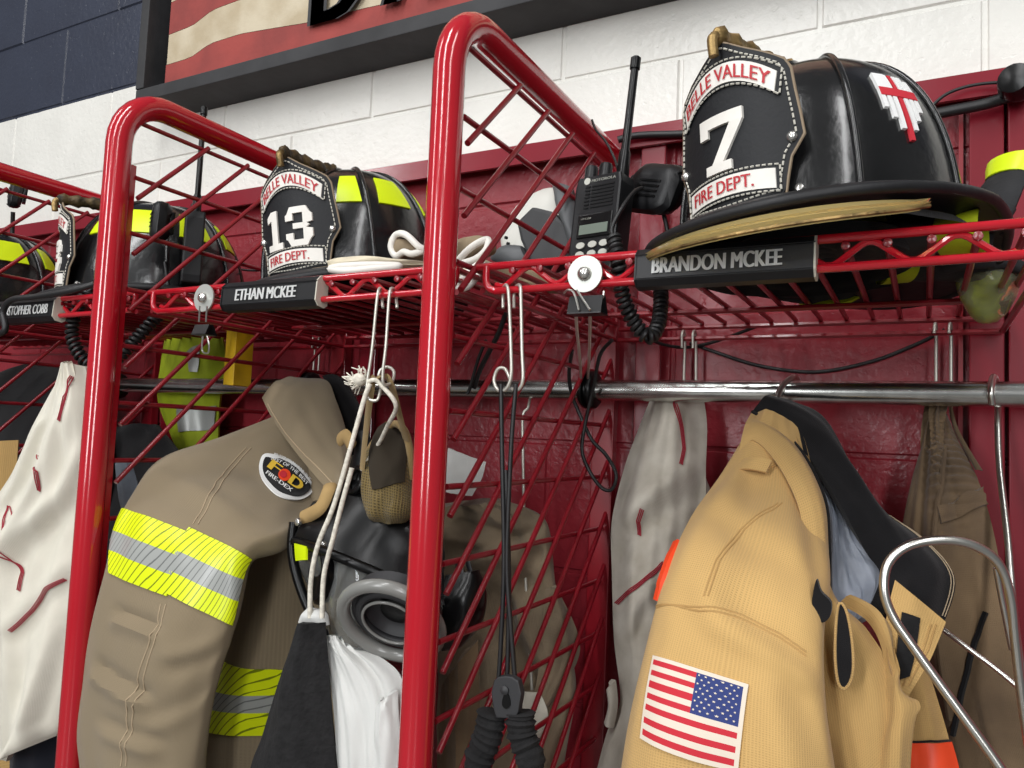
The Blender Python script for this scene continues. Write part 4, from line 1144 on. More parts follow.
# lapel roll of the collar
CO = Sheet([(738, 464, 1.035), (752, 440, 1.05), (776, 462, 1.02), (798, 505, .98), (806, 560, .95), (812, 604, .93), (818, 640, .92)],
           [(752, 412, 1.10), (770, 424, 1.09), (800, 450, 1.06), (824, 498, 1.02), (829, 545, .99), (830, 596, .965), (838, 612, .96)], .010, .008, make_fold(.003, 2, 2, 41))
CO.build('collar', M['tan'], gc, 44, 20)
mb = MB(); tube(mb, [CO.p(i / 30, 1.0) for i in range(31)], .0032, 6); mb.build('collar_edge_binding', M['blackcloth'], gc)
TB = Sheet([(733, 470, 1.02), (744, 458, 1.02)], [(766, 472, 1.0), (772, 460, 1.01)], .006, .004); TB.build('collar_tab', M['tan'], gc, 8, 10)
# black collar lining turned outwards
LI = Sheet([(752, 412, 1.105), (772, 426, 1.09), (802, 450, 1.065), (822, 474, 1.05), (845, 512, 1.04), (866, 552, 1.035), (880, 576, 1.03), (866, 614, 1.0)],
           [(775, 402, 1.14), (796, 404, 1.15), (822, 418, 1.15), (850, 466, 1.13), (880, 508, 1.10), (925, 540, 1.07), (955, 578, 1.045), (944, 624, 1.02)], .020, .010, make_fold(.010, 2, 2.5, 51))
LI.build('collar_lining', M['blackcloth'], gc, 50, 26)
for q in (.965, .925):
    mb = MB(); tube(mb, [LI.p(.52 + .45 * i / 24, q) + LI.n(.52 + .45 * i / 24, q) * .0012 for i in range(25)], .0007, 5); mb.build('lining_stitch', M['brownseam'], gc)
LN = Sheet([(800, 452, 1.09), (828, 498, 1.06), (833, 545, 1.03), (833, 592, 1.0), (846, 612, .985)],
           [(808, 450, 1.09), (846, 505, 1.06), (864, 545, 1.05), (884, 577, 1.045), (868, 616, 1.0)], -.012, .006, make_fold(.010, 5, 3, 61))
LN.build('silver_liner', M['silverliner'], gc, 36, 24)
# tan facing with hook-and-loop strip
FC = Sheet([(895, 580, .965), (889, 605, .96), (884, 640, .95), (890, 690, .94)], [(946, 622, .965), (938, 642, .96), (928, 664, .95), (906, 700, .94)], .004, .006)
FC.build('facing', M['tan'], gc, 20, 14)
FC.patch('hook_and_loop_strip', M['blackknit'], gc, [(902, 612), (920, 618), (909, 676), (896, 682)], 12, 6, .003, None, .003)
for d in (0, 5):
    FC.seam([(936 - d, 624), (928 - d, 650), (908 - d, 686)], M['tanseam'], gc, .0009, .0006)
RF = Sheet([(895, 680, .99), (900, 730, .98), (896, 790, .97), (896, 960, .97)], [(926, 662, 1.0), (948, 735, .99), (962, 800, .98), (975, 960, .98)], .012, .008, make_fold(.005, 2, 2, 71))
RF.build('right_front_panel', M['tan2'], gc, 30, 18)
RF.patch('orange_trim', M['orange'], gc, [(906, 742), (952, 742), (960, 772), (904, 772)], 6, 10, .003, None, .003)
RF.seam([(912, 742), (930, 741), (953, 741)], M['blackcloth'], gc, .0012, .003)
# shade in the gaps between the front folds, set in as black patches
for nm, out in (('fold_gap_shade', [(816, 580), (821, 592), (831, 603), (829, 618), (820, 622), (812, 606)]), ('fold_gap_shade', [(838, 606), (846, 610), (852, 640), (853, 672), (846, 688), (838, 682), (835, 650)])):
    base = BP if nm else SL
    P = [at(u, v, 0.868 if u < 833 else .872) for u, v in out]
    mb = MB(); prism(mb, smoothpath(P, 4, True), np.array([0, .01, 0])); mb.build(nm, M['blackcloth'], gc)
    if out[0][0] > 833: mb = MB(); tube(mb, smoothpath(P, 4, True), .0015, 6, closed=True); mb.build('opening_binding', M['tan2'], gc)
hk = thing('coat_hanger', 'steel hanger hook over the rod above the gold coat', 'hanger', at(780, 400, 1.18), 'steel hangers on the rod')
mb = MB(); tube(mb, smoothpath([at(*p) for p in ((785, 412, 1.15), (779, 405, 1.145), (778, 396, 1.15), (784, 384, 1.165), (794, 377, 1.185), (798, 384, 1.205), (793, 402, 1.205), (786, 418, 1.17), (783, 432, 1.15))], 7), .0044, 10)
mb.build('hook', M['steel'], hk)
mb = MB(); tube(mb, smoothpath([at(*p) for p in ((783, 430, 1.15), (770, 470, 1.10), (735, 540, .97), (700, 600, .86))], 7), .0044, 8); mb.build('shoulder_wire', M['steel'], hk)

# big steel hanger at the right edge
hh = thing('coat_hanger', 'heavy bare steel hanger with a round looped end at the right edge', 'hanger', at(992, 385, 1.18), 'steel hangers on the rod')
mb = MB(); tube(mb, smoothpath([at(*p) for p in ((992, 404, 1.155), (991, 392, 1.150), (992, 381, 1.165), (994, 377, 1.18), (997, 386, 1.203), (998, 406, 1.203), (998, 430, 1.19), (1000, 470, 1.17), (1008, 540, 1.12), (1014, 610, 1.08), (1024, 690, 1.03))], 7), .0042, 10)
mb.build('hook', M['steel'], hh)
mb = MB(); tube(mb, smoothpath([at(*p) for p in ((1015, 790, .86), (988, 750, .86), (950, 698, .86), (914, 648, .86), (892, 615, .86), (884, 588, .86), (889, 562, .865), (910, 545, .87), (945, 540, .88), (975, 546, .89), (998, 563, .90), (1010, 595, .91), (1015, 640, .92), (1022, 700, .93), (1034, 780, .94))], 7), .0046, 10)
mb.build('shoulder_loop', M['steel'], hh)
mb = MB(); tube(mb, smoothpath([at(*p) for p in ((936, 624, 1.02), (965, 646, 1.0), (1000, 672, .99), (1040, 706, .98))], 6), .0030, 8); mb.build('brace_wire', M['steel'], hh)
mb = MB(); tube(mb, smoothpath([at(*p) for p in ((996, 568, .96), (1002, 600, .97), (1012, 650, .98))], 6), .0030, 8); mb.build('brace_wire', M['steel'], hh)

# ------------------------------------------------------------------ trousers, hoods in the right bay
tr = thing('bunker_trousers', 'dark khaki bunker trousers with a gathered waist hanging at the right', 'trousers', at(965, 600, 1.2))
def waist_fold(t, s):
    g = max(0, 1 - abs(t - .25) / .19) * min(1, max(.08, (s - .2) * 3))
    return .0052 * g * math.sin(t * 250 + 5 * s + 3 * nz(s * 4, t * 6, 1)) + .016 * nz(s * 4.2 + t, t * 1.6, 77) + .006 * nz(s * 9, t * 4, 78)
T1 = Sheet([(930, 412, 1.235), (924, 440, 1.225), (912, 480, 1.21), (901, 540, 1.20), (900, 620, 1.20), (915, 700, 1.19), (925, 800, 1.19), (930, 960, 1.19)],
           [(946, 412, 1.235), (958, 440, 1.215), (978, 480, 1.19), (995, 540, 1.17), (1012, 640, 1.15), (1026, 720, 1.14), (1050, 800, 1.14), (1060, 960, 1.14)], .03, .012, waist_fold)
T1.build('trouser_leg', M['khaki'], tr, 260, 36)
T1.seam([(944, 448), (938, 500), (932, 560), (938, 640), (950, 720)], M['khaki'], tr, .003, .0012)
T1.seam([(925, 447), (934, 451), (945, 446)], M['khaki'], tr, .0035, .001, name='waistband')
T1.seam([(985, 612), (975, 640), (968, 668), (960, 700), (953, 735)], M['blackcloth'], tr, .0036, .0010, name='zip')
SP = Sheet([(931, 404, 1.24), (932, 420, 1.235), (933, 452, 1.215)], [(935, 404, 1.24), (937, 420, 1.23), (938, 452, 1.21)], .002, .003); SP.build('hanging_strap', M['khaki'], tr, 10, 4)
SP = Sheet([(948, 404, 1.24), (954, 430, 1.225), (975, 470, 1.19)], [(952, 404, 1.24), (959, 430, 1.22), (982, 470, 1.18)], .002, .003); SP.build('hanging_strap', M['khaki'], tr, 10, 4)
T1.patch('waist_flap', M['khaki'], tr, [(938, 508), (985, 488), (990, 505), (940, 524)], 8, 14, .005, None, .006)

def hood(label, mats, Ls, Rs, bulge, fold, seams, seam_m, pt, creases, group='knitted hoods'):
    t = thing('knitted_hood', label, 'hood', at(*pt), group)
    s_ = Sheet(Ls, Rs, bulge, .010, fold); s_.crease(creases); s_.build('body', mats, t, 110, 70)
    for q in seams:
        for d in (0, 1.5, 3.0): s_.seam([(u + d, v + .5 * d) for u, v in q], seam_m, t, .0010, .0022, n=16)
    return t, s_
hood('grey knitted hood with dark red seams hanging left of the gold coat', M['greyknit'],
     [(650, 400, 1.23), (640, 425, 1.22), (625, 465, 1.20), (612, 520, 1.17), (612, 580, 1.15), (614, 640, 1.13), (620, 700, 1.12), (606, 735, 1.12), (592, 790, 1.12)],
     [(704, 400, 1.24), (707, 425, 1.23), (706, 465, 1.22), (704, 520, 1.20), (690, 580, 1.18), (682, 640, 1.16), (674, 700, 1.15), (676, 740, 1.14), (670, 790, 1.14)], .045,
     make_fold(.013, 3.4, 1.8, 91), [[(674, 402), (679, 425), (682, 448), (679, 464)], [(640, 508), (636, 520), (638, 535)], [(663, 562), (648, 576), (630, 590), (616, 603)]], M['redseam'], (660, 560, 1.18),
     [((700, 478), (618, 540), .022, .016), ((690, 560), (625, 640), .02, .008), ((660, 620), (640, 720), .018, .008)])
hood('cream knitted hood with red seams beside the left red tube', M['cream'],
     [(72, 366, .80), (52, 392, .79), (34, 425, .785), (12, 470, .78), (-14, 520, .78), (-16, 600, .78), (-14, 660, .78), (-14, 735, .78), (-14, 765, .78)],
     [(84, 366, .80), (92, 400, .80), (92, 440, .80), (90, 500, .80), (86, 560, .80), (78, 620, .80), (70, 680, .80), (62, 722, .80), (56, 736, .80)], .030,
     make_fold(.026, 3.2, 2.6, 101), [[(70, 376), (64, 397), (58, 420)], [(8, 505), (4, 520), (10, 560), (22, 572), (18, 590)], [(64, 578), (45, 588), (30, 610), (8, 630)], [(38, 455), (35, 470), (38, 490)]], M['redseam'], (45, 550, .79),
     [((84, 470), (12, 552), .022, .014), ((70, 575), (12, 632), .018, .008), ((60, 640), (30, 720), .018, .007), ((40, 430), (8, 500), .02, .008)])
mb = Sheet([(12, 735, .84), (10, 770, .84), (10, 900, .84)], [(66, 700, .84), (66, 770, .84), (60, 900, .84)], .03, .01, make_fold(.01, 3, 2, 5))
o = mb.build('black_garment', M['darkblue'], None, 20, 16); tag(o, 'black garment hem below the cream hood at bottom left', 'garment')
mb = Sheet([(-6, 445, .90), (-12, 520, .90), (-12, 640, .90), (-12, 900, .90)], [(18, 440, .90), (14, 520, .90), (16, 640, .90), (10, 900, .90)], .03, .01, make_fold(.01, 3, 2, 6))
o = mb.build('khaki_garment', M['tan2'], None, 24, 16); tag(o, 'tan garment peeking out behind the cream hood at the left edge', 'garment')

# ------------------------------------------------------------------ BROWN TURNOUT COAT (middle bay)
bc = thing('turnout_coat', 'brown turnout coat with lime and silver bands in the middle bay', 'coat', at(220, 600, .9))
BD = Loft([(262, 462, 330, 450, 1.06, .03), (235, 520, 360, 500, 1.0, .04), (222, 600, 372, 590, .96, .05), (210, 680, 378, 672, .94, .05), (198, 760, 380, 752, .93, .05), (192, 960, 384, 960, .93, .04)], make_fold(.014, 2.6, 1.3, 15), .45)
BD.build('body', M['brown'], bc, 60, 60)
BS = Loft([(286, 412, 330, 490, 1.03, .018), (222, 440, 308, 520, .93, .026), (158, 466, 288, 545, .845, .034), (131, 512, 250, 560, .79, .040), (114, 576, 232, 622, .768, .042), (95, 648, 214, 682, .758, .042), (84, 715, 203, 742, .755, .042), (92, 790, 196, 810, .755, .042), (96, 960, 192, 980, .76, .042)], make_fold(.012, 3.2, 5.0, 17))
BS.crease([((118, 618), (150, 629), .011, .008), ((98, 672), (138, 697), .014, .009), ((238, 640), (178, 662), .018, .008), ((215, 690), (160, 720), .02, -.006), ((290, 535), (255, 550), .015, .007), ((150, 480), (200, 500), .03, -.005), ((110, 730), (150, 745), .016, .006)])
BS.build('sleeve', M['brown'], bc, 110, 90)
def band(surf, top, bot, s0, s1, par):
    ta = [surf.find(*p) for p in top]; tb = [surf.find(*p) for p in bot]
    for k, (a, b, m_) in enumerate(((0, .36, 'limetape'), (.36, .66, 'silvertape'), (.66, 1.0, 'limetape'))):
        A = ta[0]; B = ta[1]; Cc = tb[1]; D = tb[0]
        lerp = lambda p, q, x: (p[0] + (q[0] - p[0]) * x, p[1] + (q[1] - p[1]) * x)
        surf.overlay('reflective_band', M[m_], par, 0, 0, 0, 0, 6, 44, .0032, .0034, None, corner=[lerp(A, D, a), lerp(B, Cc, a), lerp(B, Cc, b), lerp(A, D, b)])
band(BS, [(126, 511), (190, 533)], [(110, 573), (168, 596)], 0, 1, bc)
band(BS, [(190, 528), (253, 561)], [(166, 592), (233, 625)], 0, 1, bc)
band(BD, [(216, 656), (322, 682)], [(200, 708), (310, 738)], 0, 1, bc)
for d in (0, 5):
    BS.seam([(246 + d, 448), (222 + d, 476), (206 + d, 500), (193 + d, 524)], M['brownseam'], bc, .0009, .0005)
    BS.seam([(161 + d, 604), (150 + d, 640), (139 + d, 685), (128 + d, 730), (121 + d, 766)], M['brownseam'], bc, .0009, .0005)
CL = Sheet([(262, 398, 1.02), (272, 418, 1.0), (288, 442, .97), (306, 465, .945), (328, 490, .93), (340, 494, .925)],
           [(300, 378, 1.10), (326, 380, 1.09), (336, 400, 1.06), (346, 430, 1.03), (352, 460, .99), (350, 484, .95)], .018, .010, make_fold(.006, 2, 2, 19))
CL.build('collar', M['brown'], bc, 40, 26)
CL.seam([(268, 404), (285, 432), (306, 456), (334, 484)], M['brownseam'], bc, .0010, .0006)
CI = Sheet([(322, 376, 1.12), (336, 400, 1.10), (348, 440, 1.07), (352, 500, 1.02)], [(345, 380, 1.14), (362, 410, 1.12), (372, 450, 1.1), (372, 520, 1.06)], .01, .01)
CI.build('collar_lining', M['blackcloth'], bc, 20, 10)
# sleeve badge
BQ = [(262, 448), (300, 478), (312, 502), (258, 470)]
def badge(surf, par):
    ctr = (284, 477)
    ux = np.array([.80, .60]); uy = np.array([-.60, .80])      # along the badge top edge, and across it
    out = [(-27, -8), (0, -16), (27, -10), (31, 0), (24, 12), (6, 20), (-16, 16), (-28, 4)]
    def P(a, b, off):
        q = np.array(ctr) + ux * a + uy * b; t_, s_ = surf.find(*q); return surf.p(t_, s_) + surf.n(t_, s_) * off
    def plate(outline, off, m_, nm, parent):
        oo = smoothpath([np.array([a, b, 0.]) for a, b in outline], 5, True)
        V = [P(p[0], p[1], off) for p in oo]; c0 = P(0, 0, off + .001)
        V.append(c0); n = len(oo); mb = MB(); V2 = [P(p[0], p[1], off - .002) for p in oo]
        mb.add(V + V2, [(i, (i + 1) % n, n) for i in range(n)] + [(i, n + 1 + i, n + 1 + (i + 1) % n, (i + 1) % n) for i in range(n)])
        return mb.build(nm, m_, parent)
    bd = plate(out, .0035, M['whiteprint'], 'sleeve_badge', par)
    plate([(a * .88, b * .82) for a, b in out], .0048, M['blackcloth'], 'badge_ground', bd)
    yl = mat('badge_yellow', (226, 188, 60), .7)
    text('badge_lettering', 'PROTECTION FOR THE', M['whiteprint'], bd, lambda a, b: P(-21 + 44 * a, -8.0 - 3.5 * math.sin(a * PI) - 3.6 * b + 1, .0088), .01)
    text('badge_lettering', 'BEST OF THE BEST', M['whiteprint'], bd, lambda a, b: P(-20 + 43 * a, -3.6 - 3.5 * math.sin(a * PI) - 3.4 * b + 1, .0088), .01)
    text('badge_lettering', 'F', yl, bd, lambda a, b: P(-17 + 11 * a, 6 - 10 * b, .0088), .03)
    text('badge_lettering', 'D', yl, bd, lambda a, b: P(8 + 12 * a, 6.5 - 10 * b, .0088), .03)
    mb = MB(); V = [P(1 + 6.2 * math.cos(k * PI / 8), 2 + 6.2 * math.sin(k * PI / 8), .0086) for k in range(16)]; mb.add(V, [tuple(range(16))]); mb.build('badge_flame', M['orange'], bd, recalc=False)
    mb = MB(); V = [P(0 + 3.6 * math.cos(k * PI / 8), 2.5 + 3.6 * math.sin(k * PI / 8), .0092) for k in range(16)]; mb.add(V, [tuple(range(16))]); mb.build('badge_flame', M['flagred'], bd, recalc=False)
    text('badge_lettering', 'FIRE-DEX', M['whiteprint'], bd, lambda a, b: P(-15 + 30 * a, 12.5 - 4 * b, .0088), .02)
badge(BS, bc)
hk2 = thing('coat_hanger', 'steel hanger hook on the rod behind the brown coat collar', 'hanger', at(350, 395, 1.18), 'steel hangers on the rod')
mb = MB(); tube(mb, smoothpath([at(*p) for p in ((350, 396, 1.15), (348, 384, 1.155), (350, 377, 1.17), (353, 376, 1.185), (356, 386, 1.203), (355, 400, 1.20), (350, 412, 1.17), (345, 425, 1.14))], 6), .0036, 8); mb.build('hook', M['steel'], hk2)
mb = MB(); tube(mb, smoothpath([at(*p) for p in ((345, 425, 1.14), (330, 450, 1.06), (270, 480, .93))], 6), .0036, 8); mb.build('shoulder_wire', M['steel'], hk2)

# ------------------------------------------------------------------ FACE MASK with netting harness
fm = thing('breathing_mask', 'black rubber breathing mask with clear lens and khaki netting harness', 'mask', at(370, 580, .86))
# clear lens: curved shell
LS = Sheet([(293, 540, .855), (298, 565, .85), (316, 602, .845), (336, 642, .845)], [(442, 600, .87), (442, 612, .86), (436, 620, .85), (410, 655, .845)], .060, .004)
LS.build('lens', M['lens'], fm, 30, 36)
# rubber face piece: upper forehead band and side rim
RB = Sheet([(332, 488, .90), (318, 508, .87), (300, 526, .845), (291, 545, .84)], [(396, 515, .91), (440, 540, .90), (444, 575, .89), (446, 606, .87)], .036, .012, make_fold(.003, 2, 2, 44))
RB.build('forehead_seal', M['black_rubber'], fm, 26, 34)
mb = MB(); tube(mb, smoothpath([LS.p(0, q) + np.array([0, -.004, 0]) for q in np.linspace(0, 1, 12)], 3), .007, 8); mb.build('lens_rim', M['black_rubber'], fm)
mb = MB(); tube(mb, smoothpath([at(*p) for p in ((294, 522, .845), (292, 550, .842), (298, 580, .842), (312, 615, .842), (332, 645, .842))], 6), .007, 8); mb.build('lens_rim', M['black_rubber'], fm)
# body of the mask behind the lens
BK = Loft([(320, 500, 420, 510, .95, .05), (304, 530, 440, 540, .95, .05), (330, 556, 440, 562, .96, .03)]); BK.build('face_seal', M['black_rubber'], fm, 26, 36)
def ring_on(c, ax, prof, m_, nm, seg=36):
    mb = MB(); lathe(mb, c, ax, prof, seg); return mb.build(nm, m_, fm)
axm = unit(np.array([.18, -.78, -.60]))
cm = at(391, 622, .778)
clear2 = M['lens']
mb = MB()
tor = lambda R_, r_, o_: tube(MB(), [], 0)
def torus(c, ax, R_, r_, m_, nm, flat=None):
    ax = unit(ax); u = unit(np.cross(ax, [0, 0, 1.])); w_ = np.cross(ax, u)
    mb = MB(); tube(mb, [np.array(c) + (u * math.cos(2 * PI * k / 40) + w_ * math.sin(2 * PI * k / 40)) * R_ for k in range(40)], r_, 10, closed=True, flat=flat); return mb.build(nm, m_, fm)
gp = mat('grey_clear_port', (128, 128, 124), .22)
torus(cm, axm, .062, .0085, gp, 'port_ring')
torus(cm + axm * -.006, axm, .043, .006, M['shellblack'], 'port_ring')
torus(cm + axm * .002, axm, .036, .002, gp, 'port_ring')
ring_on(cm - axm * .030, axm, [(.056, 0), (.054, .024), (.040, .022), (.034, .010), (.024, .006)], M['shellblack'], 'port_cup')
ring_on(cm - axm * .022, axm, [(.022, 0), (.020, .006), (.008, .008)], M['black_rubber'], 'exhale_valve')
# side voice port
cv = at(321, 576, .812)
ring_on(cv, unit(np.array([-.50, -.86, .05])), [(.034, -.012), (.037, 0), (.037, .004), (.031, .008), (.026, .004), (.004, .003)], M['black_rubber'], 'voice_port')
LS.patch('lime_reflector', M['lime'], fm, [(301, 534), (312, 530), (314, 560), (304, 560)], 6, 4, .012, None, .003)
for u, v, y in ((299, 522, .84), (324, 545, .83), (455, 608, .90)):
    mb = MB(); lathe(mb, at(u, v, y), (-.2, -1, 0), [(.006, 0), (.0055, .004), (.002, .006)], 12); mb.build('strap_stud', M['steel_rivet'], fm)
# upper buckle and strap stem
ST = Sheet([(352, 455, .90), (345, 485, .90), (334, 520, .87)], [(375, 455, .92), (372, 490, .92), (395, 530, .87)], .02, .01); ST.build('strap_stem', M['black_rubber'], fm, 16, 12)
torus(at(356, 480, .875), (-.3, -.9, .3), .018, .0045, M['black_rubber'], 'buckle')
for L_, R_ in (([(356, 432, .90), (352, 470, .89)], [(366, 430, .90), (364, 470, .89)]),):
    q = Sheet(L_, R_, .002, .006); q.build('buckle_strap', M['black_rubber'], fm, 8, 6)
# netting harness
NT = Loft([(386, 424, 402, 430, .92, .012), (374, 450, 410, 448, .90, .03), (368, 478, 412, 488, .88, .035), (368, 502, 412, 512, .87, .032), (378, 522, 404, 523, .87, .015)], make_fold(.010, 4, 3, 27)); NT.build('harness_net', M['netting'], fm, 30, 36)
NT.patch('harness_inside_shade', mat('net_shade', (44, 36, 24), .95), fm, [(380, 432), (404, 434), (404, 482), (373, 490)], 10, 8, .003)  # shaded inside of the net, painted as a dark patch on it
mb = MB(); tube(mb, smoothpath([at(*p) for p in ((366, 462, .885), (372, 446, .885), (384, 432, .885), (394, 424, .89), (404, 430, .885), (410, 450, .885), (412, 480, .885))], 6), .0055, 8); mb.build('harness_binding', M['strap'], fm)
mb = MB(); tube(mb, smoothpath([at(*p) for p in ((362, 470, .86), (366, 430, .84), (372, 385, .80), (376, 379, .795), (386, 377, .795), (391, 384, .80), (398, 410, .84), (406, 440, .88))], 7), .0075, 8, flat=(1.0, .22), up=(.85, -.4, 0)); mb.build('hanging_strap', M['strap'], fm)
for pts in (((340, 440, .90), (346, 436, .89), (352, 446, .885)), ((303, 518, .85), (320, 508, .845), (328, 492, .85), (330, 486, .86))):
    mb = MB(); tube(mb, smoothpath([at(*p) for p in pts], 6), .0105, 10, flat=(1, .55)); mb.build('suede_tab', M['suede'], fm)
# buckle cluster seen through the mesh at the right of the tube
q = Loft([(446, 575, 478, 570, .90, .015), (440, 600, 484, 595, .90, .03), (438, 630, 478, 625, .90, .03), (442, 650, 460, 648, .90, .01)], make_fold(.008, 3, 3, 8)); q.build('side_buckle', M['black_rubber'], fm, 16, 20)
for pts in (((456, 560, .895), (462, 580, .89), (452, 600, .89)), ((468, 562, .90), (472, 585, .89), (466, 612, .89))):
    mb = MB(); tube(mb, smoothpath([at(*p) for p in pts], 5), .006, 8, flat=(1, .4)); mb.build('buckle_strap', M['black_plastic'], fm)

# white drawstring bag, black cloth
bg = thing('drawstring_bag', 'black and white cloth drawstring bag hung on a white cord', 'bag', at(330, 700, .80))
BB = Sheet([(302, 622, .775), (290, 650, .775), (276, 690, .775), (262, 735, .775), (246, 790, .775), (230, 960, .78)], [(326, 622, .775), (328, 650, .77), (330, 700, .765), (334, 760, .765), (338, 800, .765), (345, 960, .77)], .026, .012, make_fold(.007, 2.5, 2, 12)); BB.build('black_side', M['blackknit'], bg, 40, 26)
WB = Sheet([(325, 636, .785), (330, 680, .78), (335, 730, .775), (338, 800, .775), (345, 960, .78)], [(345, 644, .795), (385, 660, .80), (405, 690, .80), (410, 780, .795), (415, 960, .80)], .014, .012, make_fold(.013, 4.5, 1.4, 14)); WB.build('white_side', M['whitecloth'], bg, 50, 36)
q = Sheet([(376, 706, .775), (374, 740, .772), (372, 800, .772)], [(398, 690, .782), (400, 740, .778), (404, 800, .778)], .012, .008, make_fold(.008, 3, 2, 16)); q.build('white_fold', M['whitecloth'], bg, 20, 14)
q = Loft([(299, 622, 329, 625, .78, .008), (303, 614, 326, 616, .78, .012), (308, 608, 322, 610, .78, .006)]); q.build('gathered_neck', M['whitecloth'], bg, 10, 20)
mb = MB(); tube(mb, smoothpath([at(*p) for p in ((310, 618, .77), (311, 580, .77), (318, 545, .77), (334, 505, .77), (350, 450, .775), (364, 400, .78), (370, 384, .785))], 8), .0032, 8); mb.build('draw_cord', M['rope'], bg)
mb = MB(); tube(mb, smoothpath([at(*p) for p in ((322, 618, .768), (324, 575, .768), (334, 535, .768), (343, 500, .768), (352, 468, .772))], 8), .0032, 8); mb.build('draw_cord', M['rope'], bg)
mb = MB(); tube(mb, smoothpath([at(*p) for p in ((368, 382, .785), (374, 380, .786), (380, 384, .79), (396, 405, .80), (388, 425, .83), (378, 445, .86), (362, 470, .87))], 8), .0030, 8); mb.build('draw_cord', M['rope'], bg)
kn = at(359, 380, .785)
mb = MB()
for k in range(46):
    a, b_ = rnd.uniform(0, 2 * PI), rnd.uniform(-1, 1); d = np.array([math.cos(a) * math.sqrt(1 - b_ * b_), math.sin(a) * math.sqrt(1 - b_ * b_) * .7, b_])
    e = kn + d * rnd.uniform(.010, .022) + np.array([-.008, 0, .002])
    tube(mb, smoothpath([kn, kn + d * .008 + np.array([rnd.uniform(-.004, .004)] * 3), e], 3), .0009, 4)
lathe(mb, kn + [0, 0, -.008], (0, 0, 1), [(.004, 0), (.010, .004), (.011, .009), (.008, .014), (.002, .017)], 10)
o = mb.build('frayed_knot', M['rope'], bg); o['kind'] = 'stuff'

# cords with cord lock, black scrunched strap (right of the middle tube)
ck = thing('cord_lock_strap', 'black elastic strap with cord lock hanging on a wire hook before the mesh', 'strap', at(508, 720, .79))
for pts in (((501, 384, .785), (502, 450, .785), (504, 560, .785), (501, 640, .785), (498, 688, .785)), ((516, 384, .785), (511, 450, .785), (507, 560, .784), (511, 630, .784), (516, 690, .785)), ((506, 470, .787), (509, 580, .787), (507, 688, .787))):
    mb = MB(); tube(mb, smoothpath([at(*p) for p in pts], 8), .0028, 8); mb.build('elastic_cord', M['cable'], ck)
out = [(494, 680), (498, 677), (505, 676), (512, 677), (518, 681), (521, 694), (518, 712), (515, 719), (496, 718), (493, 708), (491, 692)]
mb = MB(); prism(mb, [at(u, v, .772) for u, v in out], np.array([0, .010, 0])); mb.build('cord_lock', M['shellblack'], ck, smooth=False, bevel=.0015)
mb = MB(); prism(mb, smoothpath([at(u, v, .7705) for u, v in ((502, 705), (503, 697), (506, 692), (509, 697), (510, 705), (506, 709))], 3, True), np.array([0, .002, 0])); mb.build('lock_slot', M['black_rubber'], ck)
mb = MB(); lathe(mb, at(505, 690, .772), (0, -1, 0), [(.005, 0), (.005, .002), (.002, .004)], 12); mb.build('lock_button', M['shellblack'], ck)
for (u0, u1, dv, y) in ((488, 478, 0, .785), (522, 531, -4, .783)):
    mb = MB(); P = smoothpath([at(u0 + (498 - 488) * .4 if u0 < 500 else u0 - 2, 712, y), at(u0, 735, y), at(u1, 765, y), at(u1, 830, y), at(u1, 960, y)], 14)
    tube(mb, P, [.0165 + .0012 * math.sin(i * 1.05) + .0013 * math.sin(i * 1.9 + u0) for i in range(len(P))], 14, flat=(1, .8)); mb.build('scrunched_sleeve', M['blackknit'], ck)

# ------------------------------------------------------------------ clothes seen through the mesh of the middle bay
oc = thing('work_jacket', 'worn khaki jacket hanging behind the mesh of the middle red tube', 'jacket', at(500, 620, 1.1))
J1 = Loft([(440, 505, 500, 500, 1.16, .02), (430, 540, 545, 520, 1.17, .035), (425, 600, 552, 580, 1.18, .04), (440, 660, 566, 640, 1.19, .04), (440, 720, 575, 690, 1.20, .04), (440, 800, 560, 790, 1.20, .04), (440, 960, 560, 960, 1.20, .04)], make_fold(.024, 4.6, 4.4, 33)); J1.crease([((455, 530), (530, 560), .022, .014), ((480, 555), (545, 530), .018, .010), ((520, 590), (560, 660), .022, .016), ((480, 600), (520, 680), .022, .016), ((540, 560), (500, 640), .02, -.012), ((520, 700), (560, 760), .02, .014)]); J1.build('body', M['olive'], oc, 110, 90)
J2 = Sheet([(545, 590, 1.16), (540, 660, 1.15), (532, 705, 1.14)], [(556, 585, 1.18), (580, 650, 1.21), (545, 712, 1.15)], .012, .008, make_fold(.006, 3, 2, 35)); J2.build('flap', M['olive'], oc, 20, 16)
J4 = Sheet([(520, 690, 1.12), (512, 715, 1.12), (530, 735, 1.12)], [(540, 692, 1.12), (548, 715, 1.12), (540, 738, 1.12)], .01, .006); J4.build('pale_flap', M['cream'], oc, 10, 10)
J5 = Sheet([(440, 690, 1.02), (438, 800, 1.02), (438, 960, 1.02)], [(478, 640, 1.03), (482, 800, 1.03), (480, 960, 1.03)], .02, .01, make_fold(.012, 4, 1, 37)); J5.build('trouser_leg', M['khaki'], oc, 26, 18)
lb = Sheet([(448, 448, 1.10), (446, 470, 1.10), (446, 492, 1.10)], [(486, 462, 1.12), (482, 478, 1.12), (472, 496, 1.12)], .006, .004, make_fold(.004, 2, 2, 3))
tag(lb.build('cloth_label', M['whitecloth'], None, 14, 14), 'off-white cloth label behind the mesh right of the middle tube', 'label')
gg = Sheet([(606, 690, 1.10), (608, 706, 1.1), (604, 722, 1.1)], [(616, 680, 1.1), (618, 704, 1.1), (614, 728, 1.1)], .01, .01)
tag(gg.build('glove_thumb', M['greyknit'], None, 10, 8), 'small grey cloth tip hanging below the grey hood', 'cloth')

